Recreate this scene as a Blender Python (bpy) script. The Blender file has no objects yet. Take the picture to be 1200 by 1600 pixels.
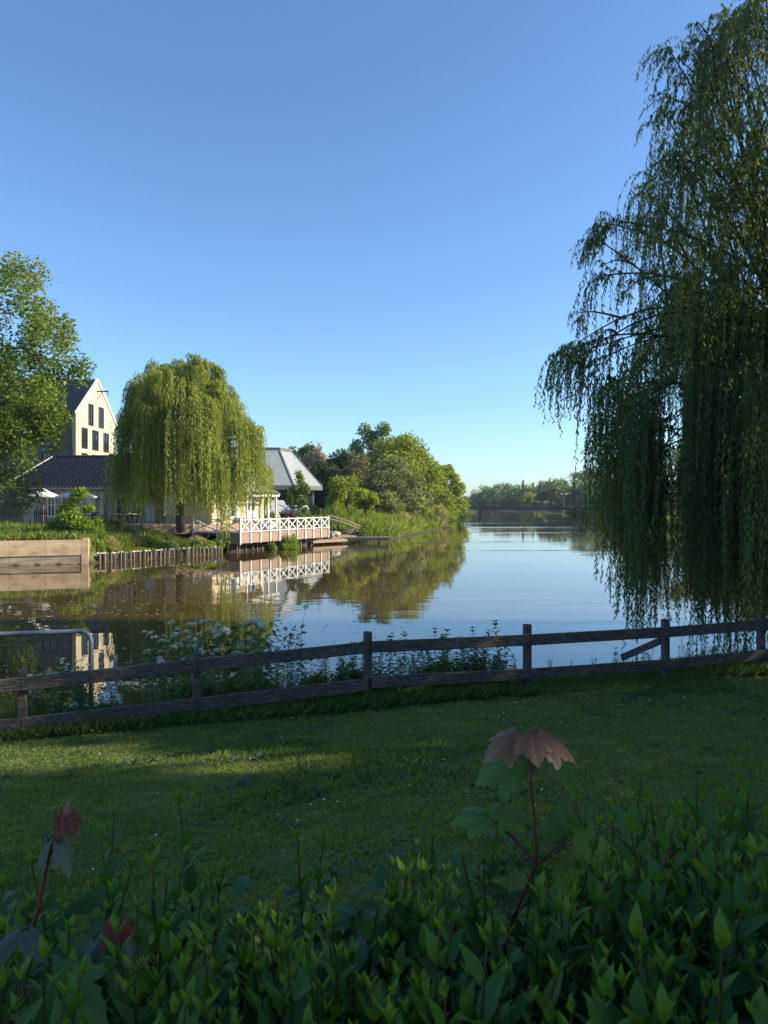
import bpy, math, random
import numpy as np
from mathutils import Vector
PI = math.pi
sc = bpy.context.scene
col = sc.collection
# ------------------------------------------------------------------ camera
EYE = 3.4                 # metres above the water
FPX, CX, HY = 1143.0, 600.0, 786.0   # focal length, centre column and horizon row of the 1200x1600 photo
cd = bpy.data.cameras.new("camera"); cam = bpy.data.objects.new("camera", cd); col.objects.link(cam)
cam.location = (0, 0, EYE); cam.rotation_euler = (PI/2, 0, 0)
cd.sensor_fit = 'VERTICAL'; cd.sensor_height = 36.0; cd.sensor_width = 27.0
cd.lens = FPX/1600*36.0
cd.shift_y = -(800-HY)/1600
cd.clip_start = 0.05; cd.clip_end = 20000
cd.dof.use_dof = True; cd.dof.focus_distance = 30.0; cd.dof.aperture_fstop = 12.0
sc.camera = cam
# ------------------------------------------------------------------ light
SUN_AZ, SUN_EL = math.radians(1), math.radians(25)     # azimuth from +X towards +Y
w = bpy.data.worlds.new("World"); sc.world = w; w.use_nodes = True
nt = w.node_tree; nt.nodes.clear()
sky = nt.nodes.new("ShaderNodeTexSky"); sky.sky_type = 'NISHITA'; sky.sun_disc = False
sky.sun_elevation = SUN_EL; sky.sun_rotation = PI/2 - SUN_AZ
sky.air_density = 1.0; sky.dust_density = 0.5; sky.ozone_density = 3.0; sky.altitude = 0
bg = nt.nodes.new("ShaderNodeBackground"); bg.inputs['Strength'].default_value = 0.125
wo = nt.nodes.new("ShaderNodeOutputWorld")
tint = nt.nodes.new('ShaderNodeMix'); tint.data_type = 'RGBA'; tint.blend_type = 'MULTIPLY'; tint.inputs[0].default_value = 1
tint.inputs[7].default_value = (.70, .86, 1.0, 1)          # cool, clear-air white balance of the sky
nt.links.new(sky.outputs[0], tint.inputs[6]); nt.links.new(tint.outputs[2], bg.inputs[0]); nt.links.new(bg.outputs[0], wo.inputs[0])
sd = bpy.data.lights.new("sun", 'SUN'); sd.energy = 4.6; sd.angle = math.radians(0.53); sd.color = (1.0, 0.89, 0.70)
sun = bpy.data.objects.new("sun", sd); col.objects.link(sun)
sv = Vector((math.cos(SUN_EL)*math.cos(SUN_AZ), math.cos(SUN_EL)*math.sin(SUN_AZ), math.sin(SUN_EL)))
sun.rotation_euler = sv.to_track_quat('Z', 'Y').to_euler(); sun.location = (60, 0, 60)
vs = sc.view_settings
vs.view_transform = 'Standard'; vs.look = 'None'; vs.exposure = 0.95; vs.gamma = 1.0
cy = sc.cycles
cy.max_bounces = 8; cy.diffuse_bounces = 3; cy.glossy_bounces = 3; cy.transmission_bounces = 4; cy.volume_bounces = 0
cy.use_denoising = True

# ------------------------------------------------------------------ helpers
def at(px, py, Y):                                  # photo pixel + depth -> world point
    return Vector(((px-CX)/FPX*Y, Y, EYE-(py-HY)/FPX*Y))
def tag(o, label=None, cat=None, group=None, kind=None):
    if label: o['label'] = label
    if cat: o['category'] = cat
    if group: o['group'] = group
    if kind: o['kind'] = kind
    return o
def thing(name, label, cat, loc, rz=0, group=None):
    o = bpy.data.objects.new(name, None); col.objects.link(o)
    o.location = loc; o.rotation_euler = (0, 0, rz); o.empty_display_size = 0.2
    return tag(o, label, cat, group)
def worldloc(o):
    v = Vector((0, 0, 0))
    while o is not None: v = v + Vector(o.location); o = o.parent
    return v
def link(name, me, mat, parent):
    o = bpy.data.objects.new(name, me); col.objects.link(o)
    for m in (mat if isinstance(mat, (list, tuple)) else [mat]): me.materials.append(m)
    if parent is not None: o.parent = parent
    return o
def npmesh(name, V, F, mat, parent=None, var=None, smooth=False, midx=None):
    V = np.asarray(V, dtype=np.float64); F = np.asarray(F, dtype=np.int32)
    if parent is not None: V = V - np.array(worldloc(parent))
    me = bpy.data.meshes.new(name); n, k = F.shape
    me.vertices.add(len(V)); me.vertices.foreach_set('co', V.astype(np.float32).ravel())
    me.loops.add(n*k); me.loops.foreach_set('vertex_index', F.ravel())
    me.polygons.add(n); me.polygons.foreach_set('loop_start', np.arange(n, dtype=np.int32)*k)
    if smooth: me.polygons.foreach_set('use_smooth', np.ones(n, dtype=bool))
    if midx is not None: me.polygons.foreach_set('material_index', np.asarray(midx, dtype=np.int32))
    me.update(calc_edges=True)
    if var is not None:
        a = me.attributes.new('var', 'FLOAT', 'POINT'); a.data.foreach_set('value', np.asarray(var, dtype=np.float32))
    return link(name, me, mat, parent)
class MB:
    def __init__(s): s.v = []; s.f = []
    def add(s, vs_, fs_):
        o = len(s.v); s.v += [tuple(v) for v in vs_]; s.f += [tuple(i+o for i in f) for f in fs_]; return s
    def box(s, a, b):
        (x0, y0, z0), (x1, y1, z1) = a, b
        return s.add([(x0,y0,z0),(x1,y0,z0),(x1,y1,z0),(x0,y1,z0),(x0,y0,z1),(x1,y0,z1),(x1,y1,z1),(x0,y1,z1)],
                     [(0,3,2,1),(4,5,6,7),(0,1,5,4),(1,2,6,5),(2,3,7,6),(3,0,4,7)])
    def bar(s, p, q, wd, hg, up=(0,0,1), bev=0.0):        # rectangular bar from p to q
        p, q = Vector(p), Vector(q); d = (q-p).normalized(); u = Vector(up)
        sx = d.cross(u)
        if sx.length < 1e-4: sx = d.cross(Vector((0, 1, 0)))
        sx.normalize(); u = sx.cross(d).normalized()
        a, b = wd/2, hg/2; e = bev
        prof = [(-a,-b),(a,-b),(a,b),(-a,b)] if not e else [(-a+e,-b),(a-e,-b),(a,-b+e),(a,b-e),(a-e,b),(-a+e,b),(-a,b-e),(-a,-b+e)]
        n = len(prof); V = [p+sx*x+u*y for x, y in prof]+[q+sx*x+u*y for x, y in prof]
        return s.add(V, [tuple(range(n)), tuple(range(2*n-1, n-1, -1))]+[(i, n+i, n+(i+1)%n, (i+1)%n) for i in range(n)])
    def tube(s, pts, radii, n=6, cap=True):
        pts = [Vector(p) for p in pts]; V = []; ref = None
        if not hasattr(radii, '__len__'): radii = [radii]*len(pts)
        for i, p in enumerate(pts):
            d = (pts[min(i+1, len(pts)-1)]-pts[max(i-1, 0)]).normalized()
            if ref is None: ref = Vector((1,0,0)) if abs(d.x) < .8 else Vector((0,1,0))
            a = (ref-d*ref.dot(d)).normalized(); b = d.cross(a); ref = a
            for k in range(n):
                t = 2*PI*k/n; V.append(p+(a*math.cos(t)+b*math.sin(t))*radii[i])
        F = []
        for i in range(len(pts)-1):
            for k in range(n):
                k2 = (k+1) % n; F.append((i*n+k, i*n+k2, (i+1)*n+k2, (i+1)*n+k))
        if cap: F += [tuple(range(n-1, -1, -1)), tuple(range((len(pts)-1)*n, len(pts)*n))]
        return s.add(V, F)
    def prism(s, poly, z0, z1):                           # polygon in plan, extruded (ccw)
        n = len(poly); V = [(x, y, z0) for x, y in poly]+[(x, y, z1) for x, y in poly]
        return s.add(V, [tuple(range(n-1, -1, -1)), tuple(range(n, 2*n))]+[(i, (i+1)%n, n+(i+1)%n, n+i) for i in range(n)])
    def lathe(s, c, prof, n=16):
        c = Vector(c); V = []; F = []
        for r, z in prof:
            for k in range(n): V.append(c+Vector((r*math.cos(2*PI*k/n), r*math.sin(2*PI*k/n), z)))
        for i in range(len(prof)-1):
            for k in range(n): k2 = (k+1) % n; F.append((i*n+k, i*n+k2, (i+1)*n+k2, (i+1)*n+k))
        return s.add(V, F)
    def build(s, name, mat, parent=None, smooth=False):
        o = worldloc(parent) if parent is not None else Vector((0,0,0))
        me = bpy.data.meshes.new(name); me.from_pydata([tuple(Vector(v)-o) for v in s.v], [], s.f); me.update()
        if smooth: me.polygons.foreach_set('use_smooth', [True]*len(me.polygons))
        return link(name, me, mat, parent)
KIDS = {}
def dup(root, loc, rz=0, scale=1.0, label=None):          # the thing, its parts and their sub-parts
    def cp(o, par):
        c = o.copy(); col.objects.link(c)
        if par is not None: c.parent = par
        for ch in kids(o): cp(ch, c)
        return c
    r = cp(root, None); r.location = loc; r.rotation_euler = (0, 0, rz); r.scale = (scale,)*3
    if label: r['label'] = label
    return r
def kids(o):
    if o.name not in KIDS: KIDS[o.name] = list(o.children)
    return KIDS[o.name]

# ------------------------------------------------------------------ materials
def newmat(name):
    m = bpy.data.materials.new(name); m.use_nodes = True
    n = m.node_tree; n.nodes.clear(); out = n.nodes.new('ShaderNodeOutputMaterial')
    return m, n, out
def N(n, t, **kw):
    x = n.nodes.new(t)
    for k, v in kw.items():
        if k in x.inputs: x.inputs[k].default_value = v
        else: setattr(x, k, v)
    return x
def ramp(n, src, stops):
    r = n.nodes.new('ShaderNodeValToRGB'); e = r.color_ramp.elements
    while len(e) < len(stops): e.new(0.5)
    for el, (p, c) in zip(e, stops): el.position = p; el.color = (*c, 1)
    n.links.new(src, r.inputs[0]); return r
def leafmat(name, stops, trans=0.35, rough=0.55, spec=0.3, k=1.0):
    stops = [(p, tuple(min(.8, v*k) for v in c)) for p, c in stops]
    m, n, out = newmat(name)
    a = N(n, 'ShaderNodeAttribute', attribute_name='var')
    r = ramp(n, a.outputs['Fac'], stops)
    p = N(n, 'ShaderNodeBsdfPrincipled', Roughness=rough); p.inputs['Specular IOR Level'].default_value = spec
    n.links.new(r.outputs[0], p.inputs['Base Color'])
    mul = N(n, 'ShaderNodeMix', data_type='RGBA', blend_type='MULTIPLY'); mul.inputs[0].default_value = 1
    n.links.new(r.outputs[0], mul.inputs[6]); mul.inputs[7].default_value = (1.9, 1.7, 0.5, 1)
    t = N(n, 'ShaderNodeBsdfTranslucent'); n.links.new(mul.outputs[2], t.inputs[0])
    mx = N(n, 'ShaderNodeMixShader'); mx.inputs[0].default_value = trans
    n.links.new(p.outputs[0], mx.inputs[1]); n.links.new(t.outputs[0], mx.inputs[2]); n.links.new(mx.outputs[0], out.inputs[0])
    return m
def solid(name, stops, scale=4.0, rough=0.7, bump=0.0, stretch=(1,1,1), metal=0.0, spec=0.4, detail=4, bscale=None):
    m, n, out = newmat(name)
    tc = N(n, 'ShaderNodeTexCoord'); mp = N(n, 'ShaderNodeMapping'); mp.inputs['Scale'].default_value = stretch
    n.links.new(tc.outputs['Object'], mp.inputs[0])
    no = N(n, 'ShaderNodeTexNoise', Scale=scale, Detail=detail, Roughness=0.62); n.links.new(mp.outputs[0], no.inputs['Vector'])
    r = ramp(n, no.outputs['Fac'], [(0.3+0.4*p, c) for p, c in stops])
    p = N(n, 'ShaderNodeBsdfPrincipled', Roughness=rough, Metallic=metal); p.inputs['Specular IOR Level'].default_value = spec
    n.links.new(r.outputs[0], p.inputs['Base Color'])
    if bump:
        b = N(n, 'ShaderNodeBump', Strength=bump, Distance=0.02); src = no
        if bscale:
            src = N(n, 'ShaderNodeTexNoise', Scale=bscale, Detail=5); n.links.new(mp.outputs[0], src.inputs['Vector'])
        n.links.new(src.outputs['Fac'], b.inputs['Height']); n.links.new(b.outputs[0], p.inputs['Normal'])
    n.links.new(p.outputs[0], out.inputs[0])
    return m
M = {}
M['bark'] = solid('bark', [(0, (.03,.022,.015)), (1, (.11,.085,.06))], 6, .9, .8, (3,3,.6))
M['twig'] = solid('twig', [(0, (.05,.04,.018)), (1, (.09,.07,.03))], 6, .8)
M['white'] = solid('white_paint', [(0, (.58,.57,.53)), (1, (.74,.73,.70))], 3, .45)
M['cream'] = solid('cream_brick', [(0, (.49,.385,.24)), (.5, (.56,.45,.295)), (1, (.62,.505,.335))], 5, .9, .3)
M['shaded_wall'] = solid('shaded_grey_brick', [(0, (.14,.12,.10)), (1, (.21,.18,.155))], 5, .9, .2)  # grey tone carries the shade on the cream house's side walls
M['dark'] = solid('dark_frame', [(0, (.012,.012,.014)), (1, (.03,.03,.034))], 5, .5)
M['tile'] = solid('glazed_dark_tile', [(0, (.012,.012,.02)), (1, (.035,.034,.048))], 3, .32, 0, spec=.5)
M['slate'] = solid('grey_shingle', [(0, (.21,.225,.22)), (1, (.33,.345,.335))], 2.2, .8, .3, (1,1,4))
M['slatedark'] = solid('grey_trim', [(0, (.09,.10,.105)), (1, (.14,.155,.16))], 3, .6)
M['concrete'] = solid('quay_concrete', [(0, (.27,.185,.105)), (.5, (.48,.345,.205)), (1, (.60,.455,.29))], 1.1, .9, .4, (1,1,2), detail=8)
M['concrete_low'] = solid('stained_quay_concrete', [(0, (.10,.075,.05)), (.5, (.30,.235,.165)), (1, (.44,.36,.26))], 1.3, .9, .4, (.5,.5,4), detail=8)
M['pile'] = solid('pile_wood', [(0, (.10,.075,.05)), (1, (.30,.24,.175))], 4, .9, .5, (3,3,.4))
M['fence'] = solid('fence_wood', [(0, (.036,.028,.022)), (.55, (.09,.072,.058)), (1, (.20,.175,.155))], 7, .85, 1.0, (.7,4,7), detail=9)
M['deckwood'] = solid('deck_wood', [(0, (.20,.135,.085)), (1, (.35,.25,.17))], 3, .8, .4, (1,1,9))
M['oldwood'] = solid('old_wood', [(0, (.13,.095,.065)), (1, (.33,.26,.19))], 3, .9, .5, (2,2,6))
M['paving'] = solid('terrace_brick', [(0, (.30,.20,.15)), (1, (.46,.34,.27))], 8, .9, .3)
M['stone'] = solid('pale_stone', [(0, (.30,.26,.2)), (1, (.58,.52,.43))], 8, .9, .4)
M['galv'] = solid('galvanised_steel', [(0, (.12,.135,.155)), (1, (.20,.22,.245))], 9, .5, .1, metal=.25)
M['bridge'] = solid('bridge_steel', [(0, (.018,.02,.02)), (1, (.04,.042,.043))], 1, .7)
M['parasol'] = solid('parasol_cloth', [(0, (.74,.68,.57)), (1, (.82,.77,.67))], 3, .9)
M['rattan'] = solid('dark_rattan', [(0, (.03,.026,.022)), (1, (.09,.075,.06))], 20, .8, .5)
M['red_stem'] = solid('red_petiole', [(0, (.10,.014,.016)), (1, (.19,.03,.03))], 20, .5)
M['green_stem'] = solid('green_stem', [(0, (.05,.085,.02)), (1, (.10,.13,.04))], 20, .6)
M['shoot_stem'] = solid('shoot_stem', [(0, (.045,.038,.012)), (1, (.11,.065,.022))], 20, .6)
M['flower'] = solid('umbel_white', [(0, (.50,.51,.37)), (1, (.70,.69,.54))], 40, .9)
M['yellow'] = solid('buttercup_yellow', [(0, (.75,.5,.02)), (1, (.85,.65,.04))], 30, .6)
M['purple'] = solid('lavender', [(0, (.13,.08,.17)), (1, (.28,.2,.33))], 20, .9)
M['carpaint'] = solid('white_car_paint', [(0, (.70,.71,.73)), (1, (.8,.8,.81))], 2, .25, 0, spec=.6)
M['rubber'] = solid('tyre_rubber', [(0, (.015,.015,.015)), (1, (.03,.03,.03))], 10, .8)
M['tan_cloth'] = solid('tan_cloth', [(0, (.28,.2,.14)), (1, (.42,.32,.24))], 5, .9)
M['reedpale'] = leafmat('reed_blade', [(0, (.13,.15,.05)), (1, (.36,.32,.17))], .3, k=1.3)
def glassmat():
    m, n, out = newmat('window_glass')
    p = N(n, 'ShaderNodeBsdfPrincipled', Roughness=.05); p.inputs['Base Color'].default_value = (.02,.022,.026,1)
    p.inputs['Specular IOR Level'].default_value = .9; n.links.new(p.outputs[0], out.inputs[0]); return m
M['glass'] = glassmat()
# foliage: dark .. light leaf colours
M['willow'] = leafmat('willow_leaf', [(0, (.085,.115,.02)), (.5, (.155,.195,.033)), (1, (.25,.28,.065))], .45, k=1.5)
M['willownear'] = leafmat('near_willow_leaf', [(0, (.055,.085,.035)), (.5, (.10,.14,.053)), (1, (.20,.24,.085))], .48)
M['maple'] = leafmat('maple_leaf', [(0, (.05,.085,.012)), (.5, (.10,.15,.02)), (1, (.17,.21,.035))], .4, k=1.2)
M['bushgreen'] = leafmat('bush_leaf', [(0, (.07,.12,.014)), (.5, (.12,.19,.022)), (1, (.20,.26,.04))], .4, k=1.3)
M['midgreen'] = leafmat('mid_green_leaf', [(0, (.045,.075,.018)), (.5, (.075,.12,.025)), (1, (.12,.16,.04))], .3, k=1.5)
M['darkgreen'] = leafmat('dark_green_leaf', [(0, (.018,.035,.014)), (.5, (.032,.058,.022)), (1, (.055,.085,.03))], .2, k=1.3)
M['silver'] = leafmat('silver_willow_leaf', [(0, (.075,.10,.038)), (.5, (.13,.16,.062)), (1, (.21,.235,.105))], .3, k=1.3)
M['olive'] = leafmat('olive_brown_leaf', [(0, (.075,.075,.03)), (.5, (.13,.12,.05)), (1, (.19,.17,.09))], .3, k=1.3)
M['pinkish'] = leafmat('pink_blossom_leaf', [(0, (.12,.11,.07)), (.5, (.24,.19,.15)), (1, (.36,.29,.25))], .3, k=1.3)
M['yellowgreen'] = leafmat('yellow_green_leaf', [(0, (.09,.13,.012)), (.5, (.155,.20,.022)), (1, (.235,.27,.045))], .4, k=1.3)
M['conifer'] = leafmat('conifer_needle', [(0, (.014,.028,.014)), (1, (.035,.055,.025))], .1)
M['redleaf'] = leafmat('red_shrub_leaf', [(0, (.05,.015,.015)), (1, (.12,.04,.03))], .3)
M['weed'] = leafmat('weed_leaf', [(0, (.05,.085,.022)), (.5, (.09,.145,.035)), (1, (.16,.21,.055))], .4)
M['grass'] = leafmat('grass_blade', [(0, (.075,.12,.045)), (.5, (.165,.225,.075)), (1, (.32,.30,.115))], .5, .5)
M['bankgrass'] = leafmat('bank_grass_blade', [(0, (.06,.095,.014)), (.5, (.115,.165,.028)), (1, (.24,.25,.08))], .4, k=1.3)
M['hedge'] = leafmat('hedge_leaf', [(0, (.028,.075,.018)), (.45, (.058,.14,.026)), (.7, (.10,.185,.028)), (1, (.18,.25,.03))], .36, .5, .28)
M['sycleaf'] = leafmat('sycamore_leaf', [(0, (.05,.10,.03)), (.5, (.10,.18,.036)), (1, (.20,.29,.045))], .45, .5, .35)
M['sycred'] = leafmat('young_red_sycamore_leaf', [(0, (.16,.028,.022)), (.5, (.24,.11,.055)), (1, (.30,.19,.10))], .3, .5, .35)
M['sycdull'] = leafmat('wilted_sycamore_leaf', [(0, (.07,.075,.06)), (1, (.20,.19,.14))], .2, .6)

# ------------------------------------------------------------------ terrain
SH_L = [(-400,-20),(-60,30),(-22,39.0),(-16.75,41.0),(-16.2,41.85),(-10.9,48.8),(-11.4,51.6),(-6.6,61.6),(-4.2,65.2),(.8,68.5),(5,85),(12,121),(19,190),(27,250),(35,335)]
SH_R = [(62,318),(70,280),(70,225),(60,177),(49,140),(41,100),(36,75),(27,38),(18.2,18.6),(-.89,12.7),(-58,-5.1),(-383,-106)]
WP = np.array(SH_L+SH_R, float)
def signed(P):                                            # + on land, - in the river
    A = WP; B = np.roll(WP, -1, 0); best = np.full(len(P), 1e9); ins = np.zeros(len(P), bool)
    for a, b in zip(A, B):
        d = b-a; t = np.clip(((P-a)@d)/(d@d), 0, 1); best = np.minimum(best, np.hypot(*(P-a-t[:, None]*d).T))
        c = ((a[1] > P[:, 1]) != (b[1] > P[:, 1]))
        with np.errstate(divide='ignore', invalid='ignore'):
            xi = (b[0]-a[0])*(P[:, 1]-a[1])/(b[1]-a[1]+1e-12)+a[0]
        ins ^= c & (P[:, 0] < xi)
    return np.where(ins, -best, best)
def ss(x): x = np.clip(x, 0, 1); return x*x*(3-2*x)
def wob(x, y, s, seed=0):
    return (np.sin(x*s+seed)+np.sin(y*s*1.3+1.7*seed)+np.sin((x+y)*s*.7+.6+seed)+np.sin((x-y)*s*1.9+2.1*seed))*.25
def height(P):
    P = np.atleast_2d(np.asarray(P, float)); x, y = P[:, 0], P[:, 1]
    d = signed(P)
    nd = 2.3-((x+.21)*(-.297)+(y-10.5)*.955)
    near = .47*ss(nd/1.9)+np.clip(nd-2.3, 0, 11)*.125
    near = near+.02*wob(x, y, 1.7)*ss(nd-2)
    right = .7*ss(d/1.2)+1.4*ss((d-1)/14)
    isnear = (y < 30) & (nd > -1) & (x < 40)
    k = ss((x-13)/12)
    nearh = near*(1-k)+right*k
    wall = 1.22*ss(d/.45)+.55*ss((d-.8)/6)
    pile = .42*ss(d/.35)+1.35*ss((d-.6)/6.5)
    reed = .3*ss(d/.5)+1.2*ss((d-.5)/7)+.4*ss((d-8)/30)
    kw = ss((x+17.15)/.6); kr = ss((x+4.5)/4)
    left = wall*(1-kw)+(pile*(1-kr)+reed*kr)*kw
    farside = (x < -4) | (x < y*.19)
    h = np.where(isnear, nearh, np.where(farside, left, right))
    far = .7*ss(d/2)+1.6*ss((d-2)/25)
    h = np.where(y > 230, far, h)
    h = h+np.where(d > 40, .25*wob(x, y, .05), 0)
    return np.where(d > 0, h, np.maximum(-1.6, d*.45))
def hz(x, y): return float(height([(x, y)])[0])
def axis(parts):
    o = []
    for a, b, st in parts: o += list(np.arange(a, b, st))
    return np.array(o)
gx = axis([(-900,-120,40),(-120,-40,4),(-40,-14,.5),(-14,14,.25),(14,80,1),(80,160,4),(160,901,40)])
gy = axis([(-298,-10,8),(-10,16,.25),(16,36,2),(36,72,.4),(72,200,2),(200,380,5),(380,1201,40)])
GX, GY = np.meshgrid(gx, gy); GP = np.stack([GX.ravel(), GY.ravel()], 1)
GV = np.column_stack([GP, height(GP)])
nx, ny = len(gx), len(gy)
ii = (np.arange(ny-1)[:, None]*nx+np.arange(nx-1)[None, :]).ravel()
GF = np.stack([ii, ii+1, ii+1+nx, ii+nx], 1)
def groundmat():
    m, n, out = newmat('ground_turf')
    g = N(n, 'ShaderNodeNewGeometry')
    n1 = N(n, 'ShaderNodeTexNoise', Scale=.9, Detail=6); n2 = N(n, 'ShaderNodeTexNoise', Scale=14, Detail=6)
    n.links.new(g.outputs['Position'], n1.inputs['Vector']); n.links.new(g.outputs['Position'], n2.inputs['Vector'])
    r1 = ramp(n, n1.outputs['Fac'], [(.35, (.07,.095,.03)), (.5, (.10,.13,.04)), (.68, (.16,.155,.065))])
    r2 = ramp(n, n2.outputs['Fac'], [(.3, (.6,.6,.6)), (.7, (1.1,1.1,1.1))])
    mu = N(n, 'ShaderNodeMix', data_type='RGBA', blend_type='MULTIPLY'); mu.inputs[0].default_value = 1
    n.links.new(r1.outputs[0], mu.inputs[6]); n.links.new(r2.outputs[0], mu.inputs[7])
    sp = N(n, 'ShaderNodeSeparateXYZ'); n.links.new(g.outputs['Position'], sp.inputs[0])
    mr = N(n, 'ShaderNodeMapRange'); mr.inputs[1].default_value = .02; mr.inputs[2].default_value = .28
    n.links.new(sp.outputs['Z'], mr.inputs[0])
    mm = N(n, 'ShaderNodeMix', data_type='RGBA'); n.links.new(mr.outputs[0], mm.inputs[0])
    mm.inputs[6].default_value = (.06,.045,.025,1); n.links.new(mu.outputs[2], mm.inputs[7])
    p = N(n, 'ShaderNodeBsdfPrincipled', Roughness=.95); p.inputs['Specular IOR Level'].default_value = .1
    b = N(n, 'ShaderNodeBump', Strength=.6, Distance=.05); n.links.new(n2.outputs['Fac'], b.inputs['Height'])
    n.links.new(mm.outputs[2], p.inputs['Base Color']); n.links.new(b.outputs[0], p.inputs['Normal']); n.links.new(p.outputs[0], out.inputs[0])
    return m
tag(npmesh('ground', GV, GF, groundmat(), None, smooth=True), kind='structure')
# ------------------------------------------------------------------ river
def watermat():
    m, n, out = newmat('river_water')
    g = N(n, 'ShaderNodeNewGeometry')
    mp = N(n, 'ShaderNodeMapping'); mp.inputs['Scale'].default_value = (.35, 1.0, 1); n.links.new(g.outputs['Position'], mp.inputs[0])
    a = N(n, 'ShaderNodeTexNoise', Scale=1.3, Detail=3, Roughness=.5); n.links.new(mp.outputs[0], a.inputs['Vector'])
    c = N(n, 'ShaderNodeTexNoise', Scale=.22, Detail=2); n.links.new(mp.outputs[0], c.inputs['Vector'])
    mp2 = N(n, 'ShaderNodeMapping'); mp2.inputs['Scale'].default_value = (.012, .075, 1); n.links.new(g.outputs['Position'], mp2.inputs[0])
    d = N(n, 'ShaderNodeTexNoise', Scale=1.0, Detail=4); n.links.new(mp2.outputs[0], d.inputs['Vector'])
    rr = N(n, 'ShaderNodeMapRange'); rr.inputs[1].default_value = .52; rr.inputs[2].default_value = .74; rr.inputs[3].default_value = .5; rr.inputs[4].default_value = 5.0
    rr.interpolation_type = 'SMOOTHSTEP'; n.links.new(d.outputs['Fac'], rr.inputs[0])
    ad = N(n, 'ShaderNodeMath', operation='MULTIPLY_ADD'); n.links.new(c.outputs['Fac'], ad.inputs[0]); ad.inputs[1].default_value = 1.5; n.links.new(a.outputs['Fac'], ad.inputs[2])
    h = N(n, 'ShaderNodeMath', operation='MULTIPLY'); n.links.new(ad.outputs[0], h.inputs[0]); n.links.new(rr.outputs[0], h.inputs[1])
    b = N(n, 'ShaderNodeBump', Strength=1.0, Distance=.006); n.links.new(h.outputs[0], b.inputs['Height'])
    p = N(n, 'ShaderNodeBsdfPrincipled', Roughness=.012, IOR=1.95)
    p.inputs['Base Color'].default_value = (.075,.048,.02,1)
    n.links.new(b.outputs[0], p.inputs['Normal']); n.links.new(p.outputs[0], out.inputs[0])
    return m
wm = MB(); wm.add([(-600,-300,0),(400,-300,0),(400,420,0),(-600,420,0)], [(0,1,2,3)])
tag(wm.build('river_water', watermat()), kind='structure')

# ------------------------------------------------------------------ foliage tools
def unit(v): return v/np.maximum(np.linalg.norm(v, axis=1, keepdims=True), 1e-9)
def kites(P, D, S, L, W, fold=0.0):
    n = len(P); L = np.broadcast_to(L, n)[:, None]; W = np.broadcast_to(W, n)[:, None]
    Nn = np.cross(D, S)
    V = np.empty((n, 4, 3)); mid = P+D*L*.42
    V[:, 0] = P; V[:, 1] = mid+S*W*.5+Nn*W*fold; V[:, 2] = P+D*L; V[:, 3] = mid-S*W*.5+Nn*W*fold
    return V.reshape(-1, 3), np.arange(n*4).reshape(-1, 4)
def randdir(rng, n): return unit(rng.normal(size=(n, 3)))
def leafcloud(name, P, rng, size, aspect, mat, parent, var, droop=.25, up=.6):
    n = len(P)
    D = unit(rng.normal(size=(n, 3))*np.array([1, 1, .55])+np.array([0, 0, -droop]))
    Nn = unit(rng.normal(size=(n, 3))+np.array([0, 0, up])); S = unit(np.cross(D, Nn))
    L = size*rng.uniform(.6, 1.3, n)
    V, F = kites(P, D, S, L, L*aspect, .12)
    return npmesh(name, V, F, mat, parent, np.repeat(np.clip(var, 0, 1), 4))
def limb(mb, p, q, r0, r1, rng, n=5, sag=0.0, wig=.06, sides=5):
    p, q = np.array(p, float), np.array(q, float); Lg = np.linalg.norm(q-p); pts = []
    off = rng.normal(size=3)*wig*Lg
    for t in np.linspace(0, 1, n):
        c = p+(q-p)*t+off*math.sin(PI*t)+np.array([0, 0, sag*math.sin(PI*t)*Lg])
        pts.append(tuple(c))
    mb.tube(pts, [r0+(r1-r0)*t for t in np.linspace(0, 1, n)], sides)
    return pts
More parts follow.
